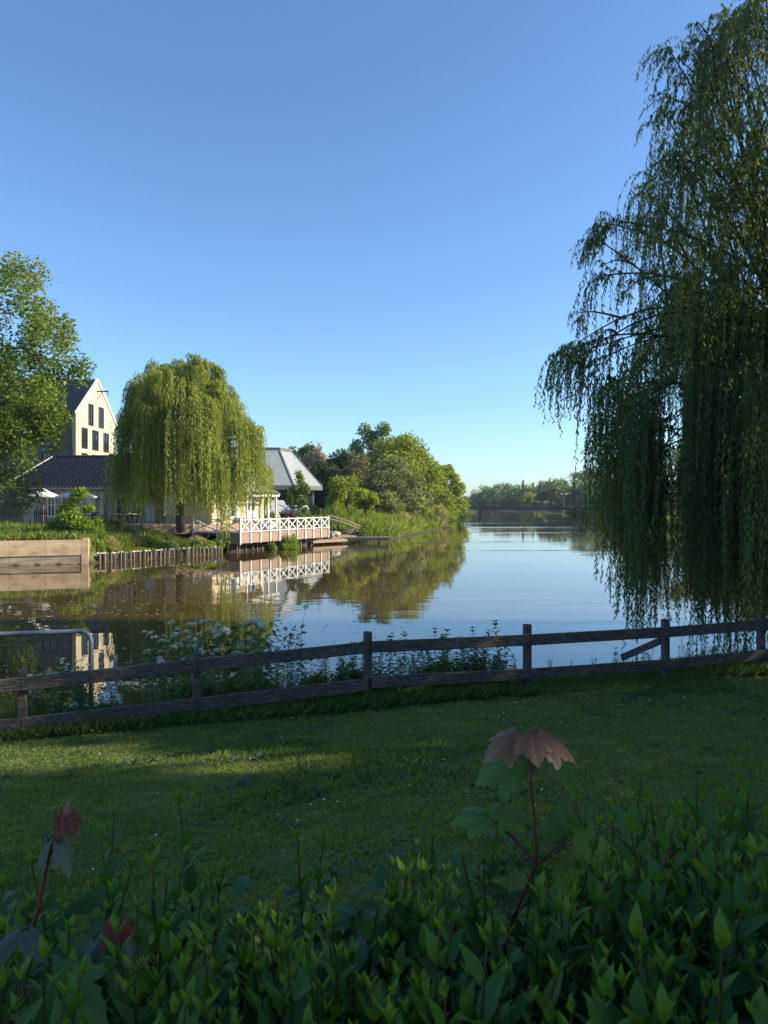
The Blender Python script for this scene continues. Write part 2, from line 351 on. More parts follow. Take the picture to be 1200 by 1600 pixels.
def broadleaf(name, label, x, y, top, rx, bottom=None, ry=None, n=9000, leaf=.35, mat='midgreen', seed=1, group=None, blobs=36,
              aspect=.6, z0=None, cat='tree', trunk=.2, blobr=.30, shape=1.0, lean=(0, 0), extra=None):
    """trunk + limbs + a crown of leaf clumps scattered through an uneven ellipsoid"""
    rng = np.random.default_rng(seed); ry = ry or rx
    z0 = hz(x, y)-.05 if z0 is None else z0
    bottom = z0+(top-z0)*.18 if bottom is None else bottom
    root = thing(name, label, cat, (x, y, z0), 0, group)
    cz, rz = (top+bottom)/2, (top-bottom)/2
    u = randdir(rng, blobs); rad = rng.uniform(.25, 1, blobs)**.5
    C = u*rad[:, None]*(1-blobr*.8)
    C[:, :2] *= np.clip(1.15-shape*.35*np.clip(C[:, 2:3]+.3, -1, 1), .5, 1.4)
    if extra is not None: C = np.vstack([C, extra])
    nb = len(C)
    br = blobr*rng.uniform(.65, 1.25, nb)
    bw = br**2; idx = rng.choice(nb, n, p=bw/bw.sum())
    q = randdir(rng, n)*(rng.uniform(0, 1, n)**.45)[:, None]*br[idx][:, None]
    q[:, 2] *= .8
    P = C[idx]+q
    P = P*np.array([rx, ry, rz])+np.array([x+lean[0], y+lean[1], cz])
    P[:, 2] += .12*rz*wob(P[:, 0], P[:, 1], 3.0/rx, seed)
    a_, b_ = np.percentile(P[:, 2], [.3, 99.75]); P[:, 2] = bottom+(P[:, 2]-a_)*(top-bottom)/(b_-a_)
    a_, b_ = np.percentile(P[:, 0], [.8, 99.2]); P[:, 0] = x+lean[0]-rx+(P[:, 0]-a_)*2*rx/(b_-a_)
    var = .5+rng.normal(size=n)*.17+(rng.normal(size=nb)*.15)[idx]
    keep = P[:, 2] > z0+.05; P, var = P[keep], var[keep]
    leafcloud('crown', P, rng, leaf, aspect, M[mat], root, var)
    mb = MB(); th = z0+(cz-z0)*.8; tp = (x+lean[0]*.5+rng.normal()*.1, y+lean[1]*.5, th)
    limb(mb, (x, y, z0-.15), tp, trunk, trunk*.6, rng, 6, 0, .02, 8)
    order = np.argsort(-C[:, 2])
    for i in order[::max(1, nb//16)][:18]:
        c = C[i]*np.array([rx, ry, rz])*.92+np.array([x+lean[0], y+lean[1], cz])
        t = rng.uniform(.5, 1); s = np.array([x, y, z0])+(np.array(tp)-np.array([x, y, z0]))*t
        limb(mb, s, c, trunk*.35, trunk*.06, rng, 5, .08, .06, 5)
    mb.build('trunk', M['bark'], root, True)
    return root
def shrub(name, label, x, y, h, r, mat, leaf=.16, n=2500, seed=1, group=None, z0=None, cat='shrub', aspect=.5, blobs=16, spiky=False):
    rng = np.random.default_rng(seed); z0 = hz(x, y)-.03 if z0 is None else z0
    root = thing(name, label, cat, (x, y, z0), 0, group)
    u = randdir(rng, blobs); u[:, 2] = np.abs(u[:, 2]); C = u*(rng.uniform(.2, 1, blobs)**.5)[:, None]*.72
    idx = rng.integers(0, blobs, n)
    q = randdir(rng, n)*(rng.uniform(0, 1, n)**.5)[:, None]*.36
    P = C[idx]+q; P[:, 2] = np.abs(P[:, 2]); P = P*np.array([r, r, h/1.0])+np.array([x, y, z0])
    var = .5+rng.normal(size=n)*.18+(rng.normal(size=blobs)*.14)[idx]
    if spiky:
        D = unit((P-np.array([x, y, z0-.3]))*np.array([.8, .8, 1])+rng.normal(size=(n, 3))*.25); S = unit(np.cross(D, rng.normal(size=(n, 3))))
        L = leaf*rng.uniform(.6, 1.4, n); V, F = kites(P, D, S, L, L*.12)
        npmesh('foliage', V, F, M[mat], root, np.repeat(np.clip(var, 0, 1), 4))
    else:
        leafcloud('foliage', P, rng, leaf, aspect, M[mat], root, var)
    mb = MB()
    for i in range(min(7, blobs)):
        c = C[i]*np.array([r, r, h])+np.array([x, y, z0]); limb(mb, (x+rng.normal()*.05, y+rng.normal()*.05, z0-.1), c, .035, .01, rng, 4, 0, .05, 5)
    mb.build('stem', M['bark'], root, True)
    return root
def willow(name, label, base, clusters, leafL, leafW, step, mat, seed, trunk_r, limbs, twig_r, forks, sprig=0, limb_k=.2, gap=None):
    """weeping willow: trunk, arching limbs and clusters of hanging strands; clusters = (anchor, length, strands, spread, outward)"""
    rng = np.random.default_rng(seed)
    root = thing(name, label, 'tree', base)
    mb = MB(); base = np.array(base, float)
    ends = []
    f0 = np.array(forks[0]); p0_ = base+np.array([0, 0, -.3])
    for i, f in enumerate(forks):
        if i == 0: limb(mb, p0_, f0, trunk_r, trunk_r*.6, rng, 7, 0, .015, 10)
        else: limb(mb, p0_+(f0-p0_)*.72, f, trunk_r*.55, trunk_r*.3, rng, 7, 0, .03, 8)
        ends.append(np.array(f))
    for c in limbs:
        c = np.array(c); e = ends[int(np.argmin([np.linalg.norm((c-e)*np.array([1, 1, .3])) for e in ends]))]
        t = rng.uniform(.45, 1); s = base+(e-base)*t
        pts = limb(mb, s, c, trunk_r*limb_k, .014, rng, 9, .13, .05, 6)
        for q in pts[3:]:
            if sprig: clusters = clusters+[(q, sprig*rng.uniform(.6, 1.3), 5, .13, ((c-s)[0]*.05, (c-s)[1]*.05))]
        for k in range(2):
            q = np.array(pts[rng.integers(3, 7)]); d = (c-s)*.12+rng.normal(size=3)*.4
            if sprig: clusters = clusters+[(tuple(q+d), sprig*rng.uniform(.7, 1.5), 6, .12, (d[0]*.3, d[1]*.3))]
            limb(mb, q, q+d, trunk_r*.07, .01, rng, 5, .12, .08, 4)
    mb.build('trunk', M['bark'], root, True)
    LP, LD, LV, TV, TF = [], [], [], [], []
    tv = 0
    for (a, Lg, ns, spr, out) in clusters:
        a = np.array(a, float); cv = rng.normal()*.13; sw = rng.normal(size=2)*.08
        for s in range(ns):
            o = a+np.array([rng.normal()*spr, rng.normal()*spr, rng.normal()*spr*.5])
            L = Lg*rng.uniform(.55, 1.06)
            if gap is not None: L = min(L, max(.3, o[2]-gap(o[0]+out[0]*.45, o[1]+out[1]*.45)))
            m = max(4, int(L/.35)); t = np.linspace(0, 1, m+1)
            od = np.array([out[0]+rng.normal()*.25, out[1]+rng.normal()*.25])
            hx = .55*(1-np.exp(-t*L*1.6))
            X = o[0]+od[0]*hx+sw[0]*t*L*.5+.05*np.sin(t*L*1.7+s)*t; Y = o[1]+od[1]*hx+sw[1]*t*L*.5
            Z = o[2]+.18*np.sin(np.clip(t*L/.8, 0, PI))*1.0-(t*L)*(1-np.exp(-t*L*1.2))
            pts = np.stack([X, Y, Z], 1)
            r = twig_r
            sd_ = np.array([rng.normal(), rng.normal(), 0]); sd_ /= np.linalg.norm(sd_)
            TV.append(np.concatenate([pts-sd_*r, pts+sd_*r])); k = np.arange(m)
            TF.append(np.stack([tv+k, tv+k+1, tv+m+1+k+1, tv+m+1+k], 1)); tv += 2*(m+1)
            nl = int(L/step); tl = (np.arange(nl)+rng.uniform(0, 1, nl))/max(nl, 1); tl = tl[tl > .04]
            f = tl*m; i0 = np.minimum(f.astype(int), m-1); fr = (f-i0)[:, None]
            LP.append(pts[i0]*(1-fr)+pts[i0+1]*fr)
            az = rng.uniform(0, 2*PI, len(tl)); sp = rng.uniform(.25, .8, len(tl))
            LD.append(np.stack([np.cos(az)*sp, np.sin(az)*sp, -np.ones(len(tl))], 1))
            LV.append(.5+cv+rng.normal(size=len(tl))*.17)
    P = np.concatenate(LP); D = unit(np.concatenate(LD)); n = len(P)
    S = unit(np.cross(D, rng.normal(size=(n, 3)))); L = leafL*rng.uniform(.6, 1.25, n)
    V, F = kites(P, D, S, L, leafW*rng.uniform(.7, 1.2, n), .1)
    npmesh('crown', V, F, M[mat], root, np.repeat(np.clip(np.concatenate(LV), 0, 1), 4))
    npmesh('twigs', np.concatenate(TV), np.concatenate(TF), M['twig'], root)
    return root
def blades(name, P, H, Wd, rng, mat, var, lean=.35, parent=None):
    n = len(P); az = rng.uniform(0, 2*PI, n); ln = np.abs(rng.normal(size=n))*lean
    D = np.stack([np.cos(az)*ln, np.sin(az)*ln, np.ones(n)], 1); D = unit(D)
    S = np.stack([-np.sin(az+rng.normal(size=n)), np.cos(az+rng.normal(size=n)), np.zeros(n)], 1); S = unit(S)
    H = np.broadcast_to(H, n)[:, None]; Wd = np.broadcast_to(Wd, n)[:, None]
    V = np.empty((n, 4, 3)); V[:, 0] = P-S*Wd/2; V[:, 1] = P+S*Wd/2
    bend = np.stack([np.cos(az), np.sin(az), -.6*np.ones(n)], 1)*(ln[:, None]*.35)
    V[:, 2] = P+D*H*.6+S*Wd*.35; V[:, 3] = P+D*H+bend*H
    F = np.arange(n*4).reshape(-1, 4)
    return npmesh(name, V.reshape(-1, 3), F, mat, parent, np.repeat(np.clip(var, 0, 1), 4))

# ------------------------------------------------------------------ quay wall
def V3(x, y, z=0): return Vector((x, y, z))
qa, qb, qc = V3(-46, 33.3), V3(-22, 39.0), V3(-16.95, 40.95)
q = thing('quay_wall', 'weathered tan concrete quay wall with a ledge, below the leafy bush', 'wall', (-19, 40.2, 0))
up_, lo_ = MB(), MB()
def z_(v, z): return V3(v.x, v.y, z)
inw = V3(-.3, .95, 0)
segs = [(qa, qb, 4)]; 
for a, b, k in [(qa, qb, 6), (qb, qc, 3)]:
    for i in range(k):
        s, e = a+(b-a)*(i/k), a+(b-a)*((i+1)/k); g = (e-s).normalized()*.006
        up_.bar(z_(s+g, .92), z_(e-g, .92), .26, .86, bev=.012)
        lo_.bar(z_(s+g, 0.0)+inw*.09, z_(e-g, 0.0)+inw*.09, .3, .96)
up_.build('upper_panel', M['concrete'], q); lo_.build('lower_panel', M['concrete_low'], q)
ep = MB(); d = (qc-qb).normalized(); ep.bar(z_(qc+d*.2-inw*.1, .43), z_(qc+d*.2+inw*1.5, .43), .36, 1.96, bev=.02); ep.build('end_pillar', M['concrete'], q)
# ------------------------------------------------------------------ pile edging of the planted bank
pe = thing('bank_edging', 'row of thin upright timber piles edging the planted bank beneath the weeping willow', 'bank edging', (-13, 46, 0))
rl = random.Random(4)
path = [V3(-16.25, 41.65), V3(-10.85, 48.85), V3(-11.3, 51.3)]
k = 0
for a, b in zip(path, path[1:]):
    L = (b-a).length; n = int(L/.30)
    for i in range(n):
        p = a+(b-a)*((i+rl.uniform(.2, .8))/n); mb = MB(); t = rl.uniform(.42, .60); r = rl.uniform(.028, .05)
        mb.tube([(p.x, p.y, -.7), (p.x+rl.uniform(-.03, .03), p.y, t)], r, 6); mb.build('pile', M['pile'], pe); k += 1
mb = MB(); off = V3(-.8, .58)*.12
for a, b in zip(path, path[1:]): mb.bar(z_(a, .30)+off, z_(b, .30)+off, .06, .36)
mb.build('backing_board', solid('dark_backing', [(0,(.02,.016,.012)),(1,(.06,.045,.035))], 4, .9, .4), pe)
def rockmesh(name, seed, r):
    rng = np.random.default_rng(seed); mb = MB(); prof = []
    nlat, nlon = 6, 9; V = []; F = []
    for i in range(nlat+1):
        th = PI*i/nlat
        for j in range(nlon):
            ph = 2*PI*j/nlon; d = np.array([math.sin(th)*math.cos(ph), math.sin(th)*math.sin(ph), math.cos(th)*.62])
            kk = 1+.28*math.sin(3*d[0]+seed)+.22*math.sin(4*d[1]+2*seed)+.15*math.sin(5*d[2]+seed)
            V.append(d*r*kk)
    for i in range(nlat):
        for j in range(nlon): F.append((i*nlon+j, i*nlon+(j+1)%nlon, (i+1)*nlon+(j+1)%nlon, (i+1)*nlon+j))
    mb.add(V, F); return mb
rocks = [rockmesh('r', s, .13).build('edge_stone', M['stone'], None) for s in (1, 2, 3)]
for r_ in rocks: tag(r_, 'pale rounded stone lying on top of the timber pile edging', 'stone', 'pale stones along the pile edging')
used = 0
for a, b in [(path[0], path[1])]:
    for i in range(34):
        p = a+(b-a)*((i+rl.uniform(0, 1))/34)+V3(-.8, .58)*rl.uniform(.2, .55)
        o = rocks[i] if i < 3 else rocks[i % 3].copy()
        if i >= 3: col.objects.link(o)
        o.location = (p.x, p.y, max(hz(p.x, p.y), .4)+.06); o.rotation_euler = (0, 0, rl.uniform(0, 6)); s = rl.uniform(.6, 1.15); o.scale = (s, s, s)
# ------------------------------------------------------------------ deck with white cross-braced railing
A, B = V3(-9.84, 50.0), V3(-4.57, 60.0); u = (B-A).normalized(); ni = V3(-u.y, u.x)     # ni points inland
dk = thing('terrace_deck', 'raised timber terrace deck with white cross braced railing above the water', 'deck', (A.x, A.y, 0))
mb = MB(); D_ = 4.6
pl = [A+u*.06+ni*.06, B-u*.06+ni*.06, B-u*.06+ni*D_, A+u*.06+ni*D_]
mb.prism([(p.x, p.y) for p in pl], 1.25, 1.35); mb.build('floor', M['deckwood'], dk)
NPANEL = 10
for i in range(NPANEL):
    s, e = A+(B-A)*(i/NPANEL), A+(B-A)*((i+1)/NPANEL)
    mb = MB(); mb.bar(z_(s+u*.06, .97)+ni*.03, z_(e-u*.06, .97)+ni*.03, .05, .70, bev=.004); mb.build('fascia_board', M['deckwood'], dk)
    mb = MB()
    mb.bar(z_(s+u*.05, 1.47), z_(e-u*.05, 2.20), .045, .075); mb.bar(z_(s+u*.05, 2.20)+ni*.05, z_(e-u*.05, 1.47)+ni*.05, .045, .075)
    mb.build('cross_brace', M['white'], dk)
for i in range(NPANEL+1):
    p = A+(B-A)*(i/NPANEL); mb = MB(); z0 = .55 if i in (0, NPANEL) else .6
    mb.bar(z_(p, z0)-ni*.02, z_(p, 2.34)-ni*.02, .11, .11, up=(ni.x, ni.y, 0), bev=.01); mb.build('post', M['white'], dk)
for zz, h in ((2.235, .075), (1.42, .07)):
    mb = MB(); mb.bar(z_(A, zz)-ni*.005, z_(B, zz)-ni*.005, .09, h, bev=.006); mb.build('rail', M['white'], dk)
# its upstream end: dark boarding, posts, rail and one diagonal
E = A+ni*2.0
mb = MB(); mb.bar(z_(A+ni*.06, .95)+u*.03, z_(E, .95)+u*.03, .05, .74); mb.build('end_board', M['oldwood'], dk)
for p in (E, A+ni*4.2):
    mb = MB(); mb.bar(z_(p, .6), z_(p, 2.34), .1, .1, up=(1,0,0)); mb.build('post', M['white'], dk)
mb = MB(); mb.bar(z_(A+ni*.05, 2.235), z_(A+ni*4.2, 2.235), .08, .07); mb.bar(z_(A+ni*.05, 1.42), z_(A+ni*4.2, 1.42), .08, .07); mb.build('rail', M['white'], dk)
for s, e in ((A+ni*.05, E), (E, A+ni*4.2)):
    mb = MB(); mb.bar(z_(s, 1.47), z_(e, 2.2), .04, .07); mb.bar(z_(s, 2.2)+u*.05, z_(e, 1.47)+u*.05, .04, .07); mb.build('cross_brace', M['white'], dk)
for i in range(16):
    p = A+(B-A)*((i+.5)/17)+ni*rl.uniform(.5, .9); mb = MB(); mb.tube([(p.x, p.y, -.7), (p.x, p.y, rl.uniform(.3, .6) if i % 4 else 1.2)], rl.uniform(.04, .075), 6); mb.build('support_pile', M['pile'], dk)
mb = MB(); mb.bar(z_(A+ni*.95, .1), z_(B+ni*.95, .1), .08, .9); mb.build('shade_sheet', solid('under_deck_shade', [(0,(.012,.01,.008)),(1,(.035,.028,.022))], 4, .9), dk)  # near-black sheet, the shade of the void under the deck put into its colour
# stairs handrail beside the deck
hr = thing('stair_handrail', 'sloping white stair handrail between the willow trunk and the deck', 'handrail', tuple(at(326, 825, 51.5)))
mb = MB(); mb.bar(at(308, 813, 52.5), at(342, 832, 50.8), .05, .08); mb.build('rail', M['white'], hr)
for px, py, Y in ((312, 815, 52.3), (326, 822.5, 51.6), (340, 831, 50.9)):
    mb = MB(); t = at(px, py, Y); mb.bar(t, (t.x, t.y, t.z-.75), .06, .06, up=(1,0,0)); mb.build('post', M['white'], hr)
# ------------------------------------------------------------------ landing and jetty
ld = thing('landing_platform', 'low stepped plank landing at the water beyond the white railed deck', 'landing', (-4.5, 60.5, 0))
def plank_prism(poly, z0, z1): return MB().prism([(p[0], p[1]) for p in poly], z0, z1)
plank_prism([(-6.2, 58.4), (-2.9, 62.2), (-4.2, 63.6), (-7.4, 60.2)], .34, .42).build('boards', M['oldwood'], ld)
mb = MB(); mb.bar((-5.7, 58.75, .26), (-2.95, 61.95, .26), .06, .20, bev=.01); mb.build('edge_beam', M['deckwood'], ld)
for px, Y in ((476, 58.6), (486, 59.2), (505, 60.2), (528, 61.4)):
    p = at(px, 850, Y); mb = MB(); mb.tube([(p.x, Y, -.6), (p.x, Y, .36)], .07, 7); mb.build('pile', M['pile'], ld)
plank_prism([(-4.9, 61.2), (-2.4, 63.3), (-3.6, 66.2), (-6.4, 64.2)], .42, .58).build('step', M['deckwood'], ld)
jt = thing('jetty', 'narrow grey plank jetty reaching over the water past the landing', 'jetty', (-1.5, 62.3, 0))
mb = MB()
for i in range(19): mb.box((-3.55+i*.205, 61.75, .44), (-3.36+i*.205, 62.95, .50))
mb.build('boards', M['oldwood'], jt)
MB().bar((-3.55, 61.80, .335), (.30, 61.80, .335), .07, .2).build('edge_beam', M['oldwood'], jt)
MB().bar((-3.55, 62.88, .335), (.30, 62.88, .335), .07, .2).build('edge_beam', M['oldwood'], jt)
MB().bar((.345, 61.72, .36), (.345, 62.98, .36), .08, .27).build('end_board', M['deckwood'], jt)
for x in (-1.55, -.4):
    for y in (61.95, 62.75): MB().tube([(x, y, -.9), (x, y, .26)], .13, 8).build('leg', M['oldwood'], jt)
for i, (px, py, Y, r) in enumerate([(517, 832, 61.2, .9), (521, 834, 61.0, 1.3), (526, 835, 61.4, 1.2), (519, 836, 60.8, 1.0)]):
    o = rockmesh('r', 11+i, .26*r).build('boulder', M['stone'], None); p = at(px, py, Y); o.location = (p.x, p.y, max(p.z, hz(p.x, p.y)+.05))
    tag(o, ['smallest boulder hard against the last white railing post', 'rounded pale boulder second from the railing post', 'flat pale boulder farthest from the railing post', 'low boulder nearest the water beside the railing end'][i], 'boulder', 'boulders at the deck end')
lg = MB(); lg.tube([at(534, 831, 66), at(562, 834, 67)], [.36, .3], 10); tag(lg.build('fallen_log', solid('dull_log', [(0,(.10,.075,.055)),(1,(.22,.17,.14))], 3, .9, .5), None, True), 'thick brown log lying on the slope above the jetty', 'log')
rh = thing('ramp_handrail', 'weathered grey wooden handrail descending the slope behind the deck end', 'handrail', tuple(at(535, 815, 68)))
for dz in (0, .28):
    mb = MB(); a, b, c = at(514, 805, 67), at(545, 814, 68), at(563, 822, 69)
    for v in (a, b, c): v.z -= dz
    mb.bar(a, b, .07, .12); mb.bar(b, c, .07, .12); mb.build('rail', M['oldwood'], rh)
for px, py, Y in ((516, 805, 67.1), (530, 809, 67.5), (545, 814, 68), (560, 820.5, 68.9)):
    p = at(px, py, Y); MB().bar((p.x, p.y+.08, p.z+.06), (p.x, p.y+.08, p.z-1.0), .09, .09, up=(1,0,0)).build('post', M['oldwood'], rh)
# ------------------------------------------------------------------ terrace paving, bollards
tp = [(-30, 48.8), (-21.3, 50.0), (-12.8, 52.6), (-9.6, 55.2), (-9.0, 64), (-30, 64)]
mb = MB(); mb.prism(tp, 1.2, 1.86); tag(mb.build('terrace_paving', M['paving']), kind='structure')
for i, px in enumerate((193, 221, 249)):
    p = at(px, 818, 50.6+i*.6); mb = MB(); mb.bar((p.x, p.y, hz(p.x, p.y)-.2), (p.x, p.y, p.z+1.05), .13, .13, up=(1,0,0), bev=.015)
    b = thing('wooden_post', ['square wooden terrace post beside the clipped round bush', 'square wooden terrace post in front of the double door', 'square wooden terrace post nearest the willow trunk'][i], 'post', (p.x, p.y, hz(p.x, p.y)), 0, 'posts along the terrace edge')
    mb.build('shaft', M['oldwood'], b); mb = MB(); mb.lathe((p.x, p.y, p.z+1.05), [(.0, .16), (.07, .11), (.08, .05), (.03, 0)], 10); mb.build('lamp_head', M['white'], b, True)
# ------------------------------------------------------------------ tiled roofs as real pantiles
def tiled(name, mat, parent, e0, e1, r0, r1, tw=.30, th=.36):
    """roof slope: eave e0-e1, ridge r0-r1 (four points), laid with rounded tiles in stepped rows"""
    e0, e1, r0, r1 = map(Vector, (e0, e1, r0, r1)); L = (e1-e0).length; H = ((r0+r1)/2-(e0+e1)/2).length
    rows = max(2, int(H/th)); cu = (e1-e0).normalized(); nrm = cu.cross(((r0+r1)/2-(e0+e1)/2).normalized()).normalized()
    V, F = [], []
    for j in range(rows):
        for q_ in (0, 1):
            v = (j+q_)/rows; a, b = e0+(r0-e0)*v, e1+(r1-e1)*v; lift = .085 if q_ == 0 else .0
            la = (a-e0).dot(cu); lb = (b-e0).dot(cu); m = int(L/tw*6)
            for i in range(m+1):
                s = L*i/m; s_ = min(max(s, la), lb); p = a+cu*(s_-la)
                V.append(p+nrm*(lift+.045*math.cos(2*PI*s/tw)))
        b0 = j*2*(m+1)
        for i in range(m): F.append((b0+i, b0+i+1, b0+m+1+i+1, b0+m+1+i))
        if j:
            c0 = b0-(m+1)
            for i in range(m): F.append((c0+i, c0+i+1, b0+i+1, b0+i))
    return npmesh(name, [tuple(v) for v in V], F, mat, parent)
def window(parent, o, uu, nn, w_, h_, mull=1, bars=1, mat='dark', fr=.07):
    """window whose lower left corner is o, uu along the wall, nn out of it; frame part with a pane sub-part"""
    o, uu, nn = Vector(o), Vector(uu), Vector(nn); z = V3(0, 0, 1); mb = MB()
    def P(a, c, d): return o+uu*a+z*c+nn*d
    for a in (fr/2, w_-fr/2): mb.bar(P(a, 0, .02), P(a, h_, .02), .10, fr, up=tuple(uu))
    for c in (fr/2, h_-fr/2): mb.bar(P(fr, c, .02), P(w_-fr, c, .02), .10, fr)
    for i in range(mull): a = w_*(i+1)/(mull+1); mb.bar(P(a, fr, .015), P(a, h_-fr, .015), .07, fr*.7, up=tuple(uu))
    for i in range(bars): c = h_*(i+1)/(bars+1); mb.bar(P(fr, c, .012), P(w_-fr, c, .012), .06, fr*.6)
    f = mb.build('window', M[mat], parent)
    g = MB(); g.add([P(fr*.5, fr*.5, .004), P(w_-fr*.5, fr*.5, .004), P(w_-fr*.5, h_-fr*.5, .004), P(fr*.5, h_-fr*.5, .004)], [(0,1,2,3)]); g.build('pane', M['glass'], f)
    return f
# ------------------------------------------------------------------ gabled house
X0, X1, Y0, Y1, EZ, RZ = -45.0, -26.1, 62.0, 71.0, 11.15, 14.55
gh = thing('gabled_house', 'tall cream gabled house with dark roof and hoist beam behind the left trees', 'house', (X1, 66.5, 1.8))
ym = (Y0+Y1)/2
mb = MB(); mb.box((X0, Y0, 1.2), (X1-.3, Y1, EZ)); mb.build('side_wall', M['shaded_wall'], gh)
mb = MB(); mb.add([(X1-.3, Y0-.02, 1.2), (X1-.3, Y1+.02, 1.2), (X1-.3, Y1+.02, EZ), (X1-.3, ym, RZ), (X1-.3, Y0-.02, EZ),
                   (X1, Y0-.02, 1.2), (X1, Y1+.02, 1.2), (X1, Y1+.02, EZ), (X1, ym, RZ), (X1, Y0-.02, EZ)],
                  [(4,3,2,1,0),(5,6,7,8,9),(0,1,6,5),(1,2,7,6),(2,3,8,7),(3,4,9,8),(4,0,5,9)]); mb.build('gable_wall', M['cream'], gh)
sl = (RZ-EZ)/(ym-Y0)
tiled('roof', M['tile'], gh, (X0, Y0-.35, EZ-.35*sl+.1), (X1-.02, Y0-.35, EZ-.35*sl+.1), (X0, ym, RZ+.1), (X1-.02, ym, RZ+.1))
tiled('roof', M['tile'], gh, (X1-.02, Y1+.35, EZ-.35*sl+.1), (X0, Y1+.35, EZ-.35*sl+.1), (X1-.02, ym, RZ+.1), (X0, ym, RZ+.1))
for s in (-1, 1):
    yy = ym+s*(ym-Y0+.3); MB().bar((X1+.05, yy, EZ-.3*sl+.05), (X1+.05, ym+s*.04, RZ+.07), .10, .24).build('verge_board', M['white'], gh)
for y0, y1, z0, z1 in ((64.55, 65.6, 10.3, 12.2), (66.85, 68.0, 10.3, 12.2), (63.1, 64.3, 8.15, 9.95), (65.4, 66.75, 8.15, 9.95), (68.0, 69.25, 8.15, 9.95), (63.1, 64.3, 5.9, 7.75), (65.4, 66.75, 5.9, 7.75), (68.0, 69.25, 5.9, 7.75)):
    window(gh, (X1, y0, z0), (0,1,0), (1,0,0), y1-y0, z1-z0, 1, 1)
for x0, x1, z0, z1 in ((-28.9, -27.7, 8.15, 9.3), (-33.0, -31.9, 8.15, 9.3), (-28.95, -28.2, 6.1, 7.7), (-33.0, -32.1, 5.2, 6.7), (-36.5, -35.4, 8.15, 9.3), (-31.2, -30.4, 3.9, 5.4)):
    window(gh, (x0, Y0, z0), (1,0,0), (0,-1,0), x1-x0, z1-z0, 1, 0)
mb = MB(); mb.bar((X1-.1, ym, 13.55), (X1+1.05, ym, 13.55), .1, .12); mb.bar((X1+.02, ym, 12.85), (X1+.55, ym, 13.5), .05, .05); mb.bar((X1+1.0, ym, 13.5), (X1+1.0, ym, 13.15), .05, .05, up=(1,0,0)); mb.build('hoist_beam', M['dark'], gh)
MB().tube([(X1-.05, Y0-.08, 1.6), (X1-.35, Y0-.1, EZ-.2)], .06, 8).build('downpipe', M['dark'], gh)
# ------------------------------------------------------------------ low tiled building
lb = thing('low_building', 'long low building with hipped dark pantile roof behind the parasols', 'building', (-21, 57, 1.86))
EYv, RYv, LEZ, LRZ = 56.35, 60.6, 4.55, 7.2
mb = MB(); mb.box((-28.6, 57.0, 1.4), (-12.6, 64.2, 4.45)); mb.build('wall', solid('grey_plaster', [(0,(.30,.28,.26)),(1,(.40,.375,.35))], 3, .9, .15), lb)
tiled('roof', M['tile'], lb, (-29.6, EYv, LEZ), (-12.2, EYv, LEZ), (-27.45, RYv, LRZ), (-13.2, RYv, LRZ))
tiled('roof', M['tile'], lb, (-29.6, 64.85, LEZ), (-29.6, EYv, LEZ), (-27.45, RYv, LRZ), (-27.45, RYv-.02, LRZ))
tiled('roof', M['tile'], lb, (-12.2, 64.85, LEZ), (-29.6, 64.85, LEZ), (-13.2, RYv, LRZ), (-27.45, RYv, LRZ))
MB().tube([(-27.5, RYv, LRZ+.05), (-13.2, RYv, LRZ+.05)], .13, 8).build('ridge_tiles', M['tile'], lb)
MB().tube([(-29.6, EYv, LEZ+.06), (-27.45, RYv, LRZ+.08)], .12, 8).build('hip_tiles', M['tile'], lb)
MB().tube([(-29.6, EYv-.08, LEZ-.06), (-12.2, EYv-.08, LEZ-.06)], .085, 8).build('gutter', M['slatedark'], lb)
def door(parent, o, uu, nn, w_, h_, mat='white', panes=0):
    o, uu, nn = Vector(o), Vector(uu), Vector(nn); z = V3(0,0,1); mb = MB()
    def P(a, c, d): return o+uu*a+z*c+nn*d
    mb.bar(P(0, h_/2, .02), P(w_, h_/2, .02), .08, h_); 
    for a in (.06, w_/2-.02, w_/2+.02, w_-.06): mb.bar(P(a, .05, .075), P(a, h_-.05, .075), .03, .07, up=tuple(uu))
    for c in (.1, h_*.45, h_-.1): mb.bar(P(.06, c, .072), P(w_-.06, c, .072), .028, .1)
    dd = mb.build('door', M[mat], parent)
    for i in range(panes):
        g = MB(); a0 = .12+i*w_/2; a1 = a0+w_/2-.24; c0, c1 = h_*.62, h_-.18
        g.add([P(a0, c0, .0655), P(a1, c0, .0655), P(a1, c1, .0655), P(a0, c1, .0655)], [(0,1,2,3)]); g.build('pane', M['glass'], dd)
    return dd
F_ = (0, -1, 0); U_ = (1, 0, 0)
def wx(px): return (px-600)/FPX*57.0
for a, b in ((138, 149.5), (157, 165.5), (228, 243)): door(lb, (wx(a), 57, 1.9), U_, F_, wx(b)-wx(a), 2.35, 'white', 0 if b < 200 else 2)
for a, b, z0, h in ((74, 87, 2.3, 1.9), (96, 110, 2.3, 1.9), (128, 137.5, 2.2, 2.0), (180, 200, 2.5, 1.6), (206, 222, 2.5, 1.6), (262, 285, 2.5, 1.6), (300, 320, 2.5, 1.6)):
    window(lb, (wx(a), 57, z0), U_, F_, wx(b)-wx(a), h, 1, 1, 'white', .1)
for px in (168, 250, 296): p = wx(px); MB().bar((p, 56.5, 1.8), (p, 56.5, 4.5), .16, .16, up=(1,0,0)).build('porch_post', M['oldwood'], lb)
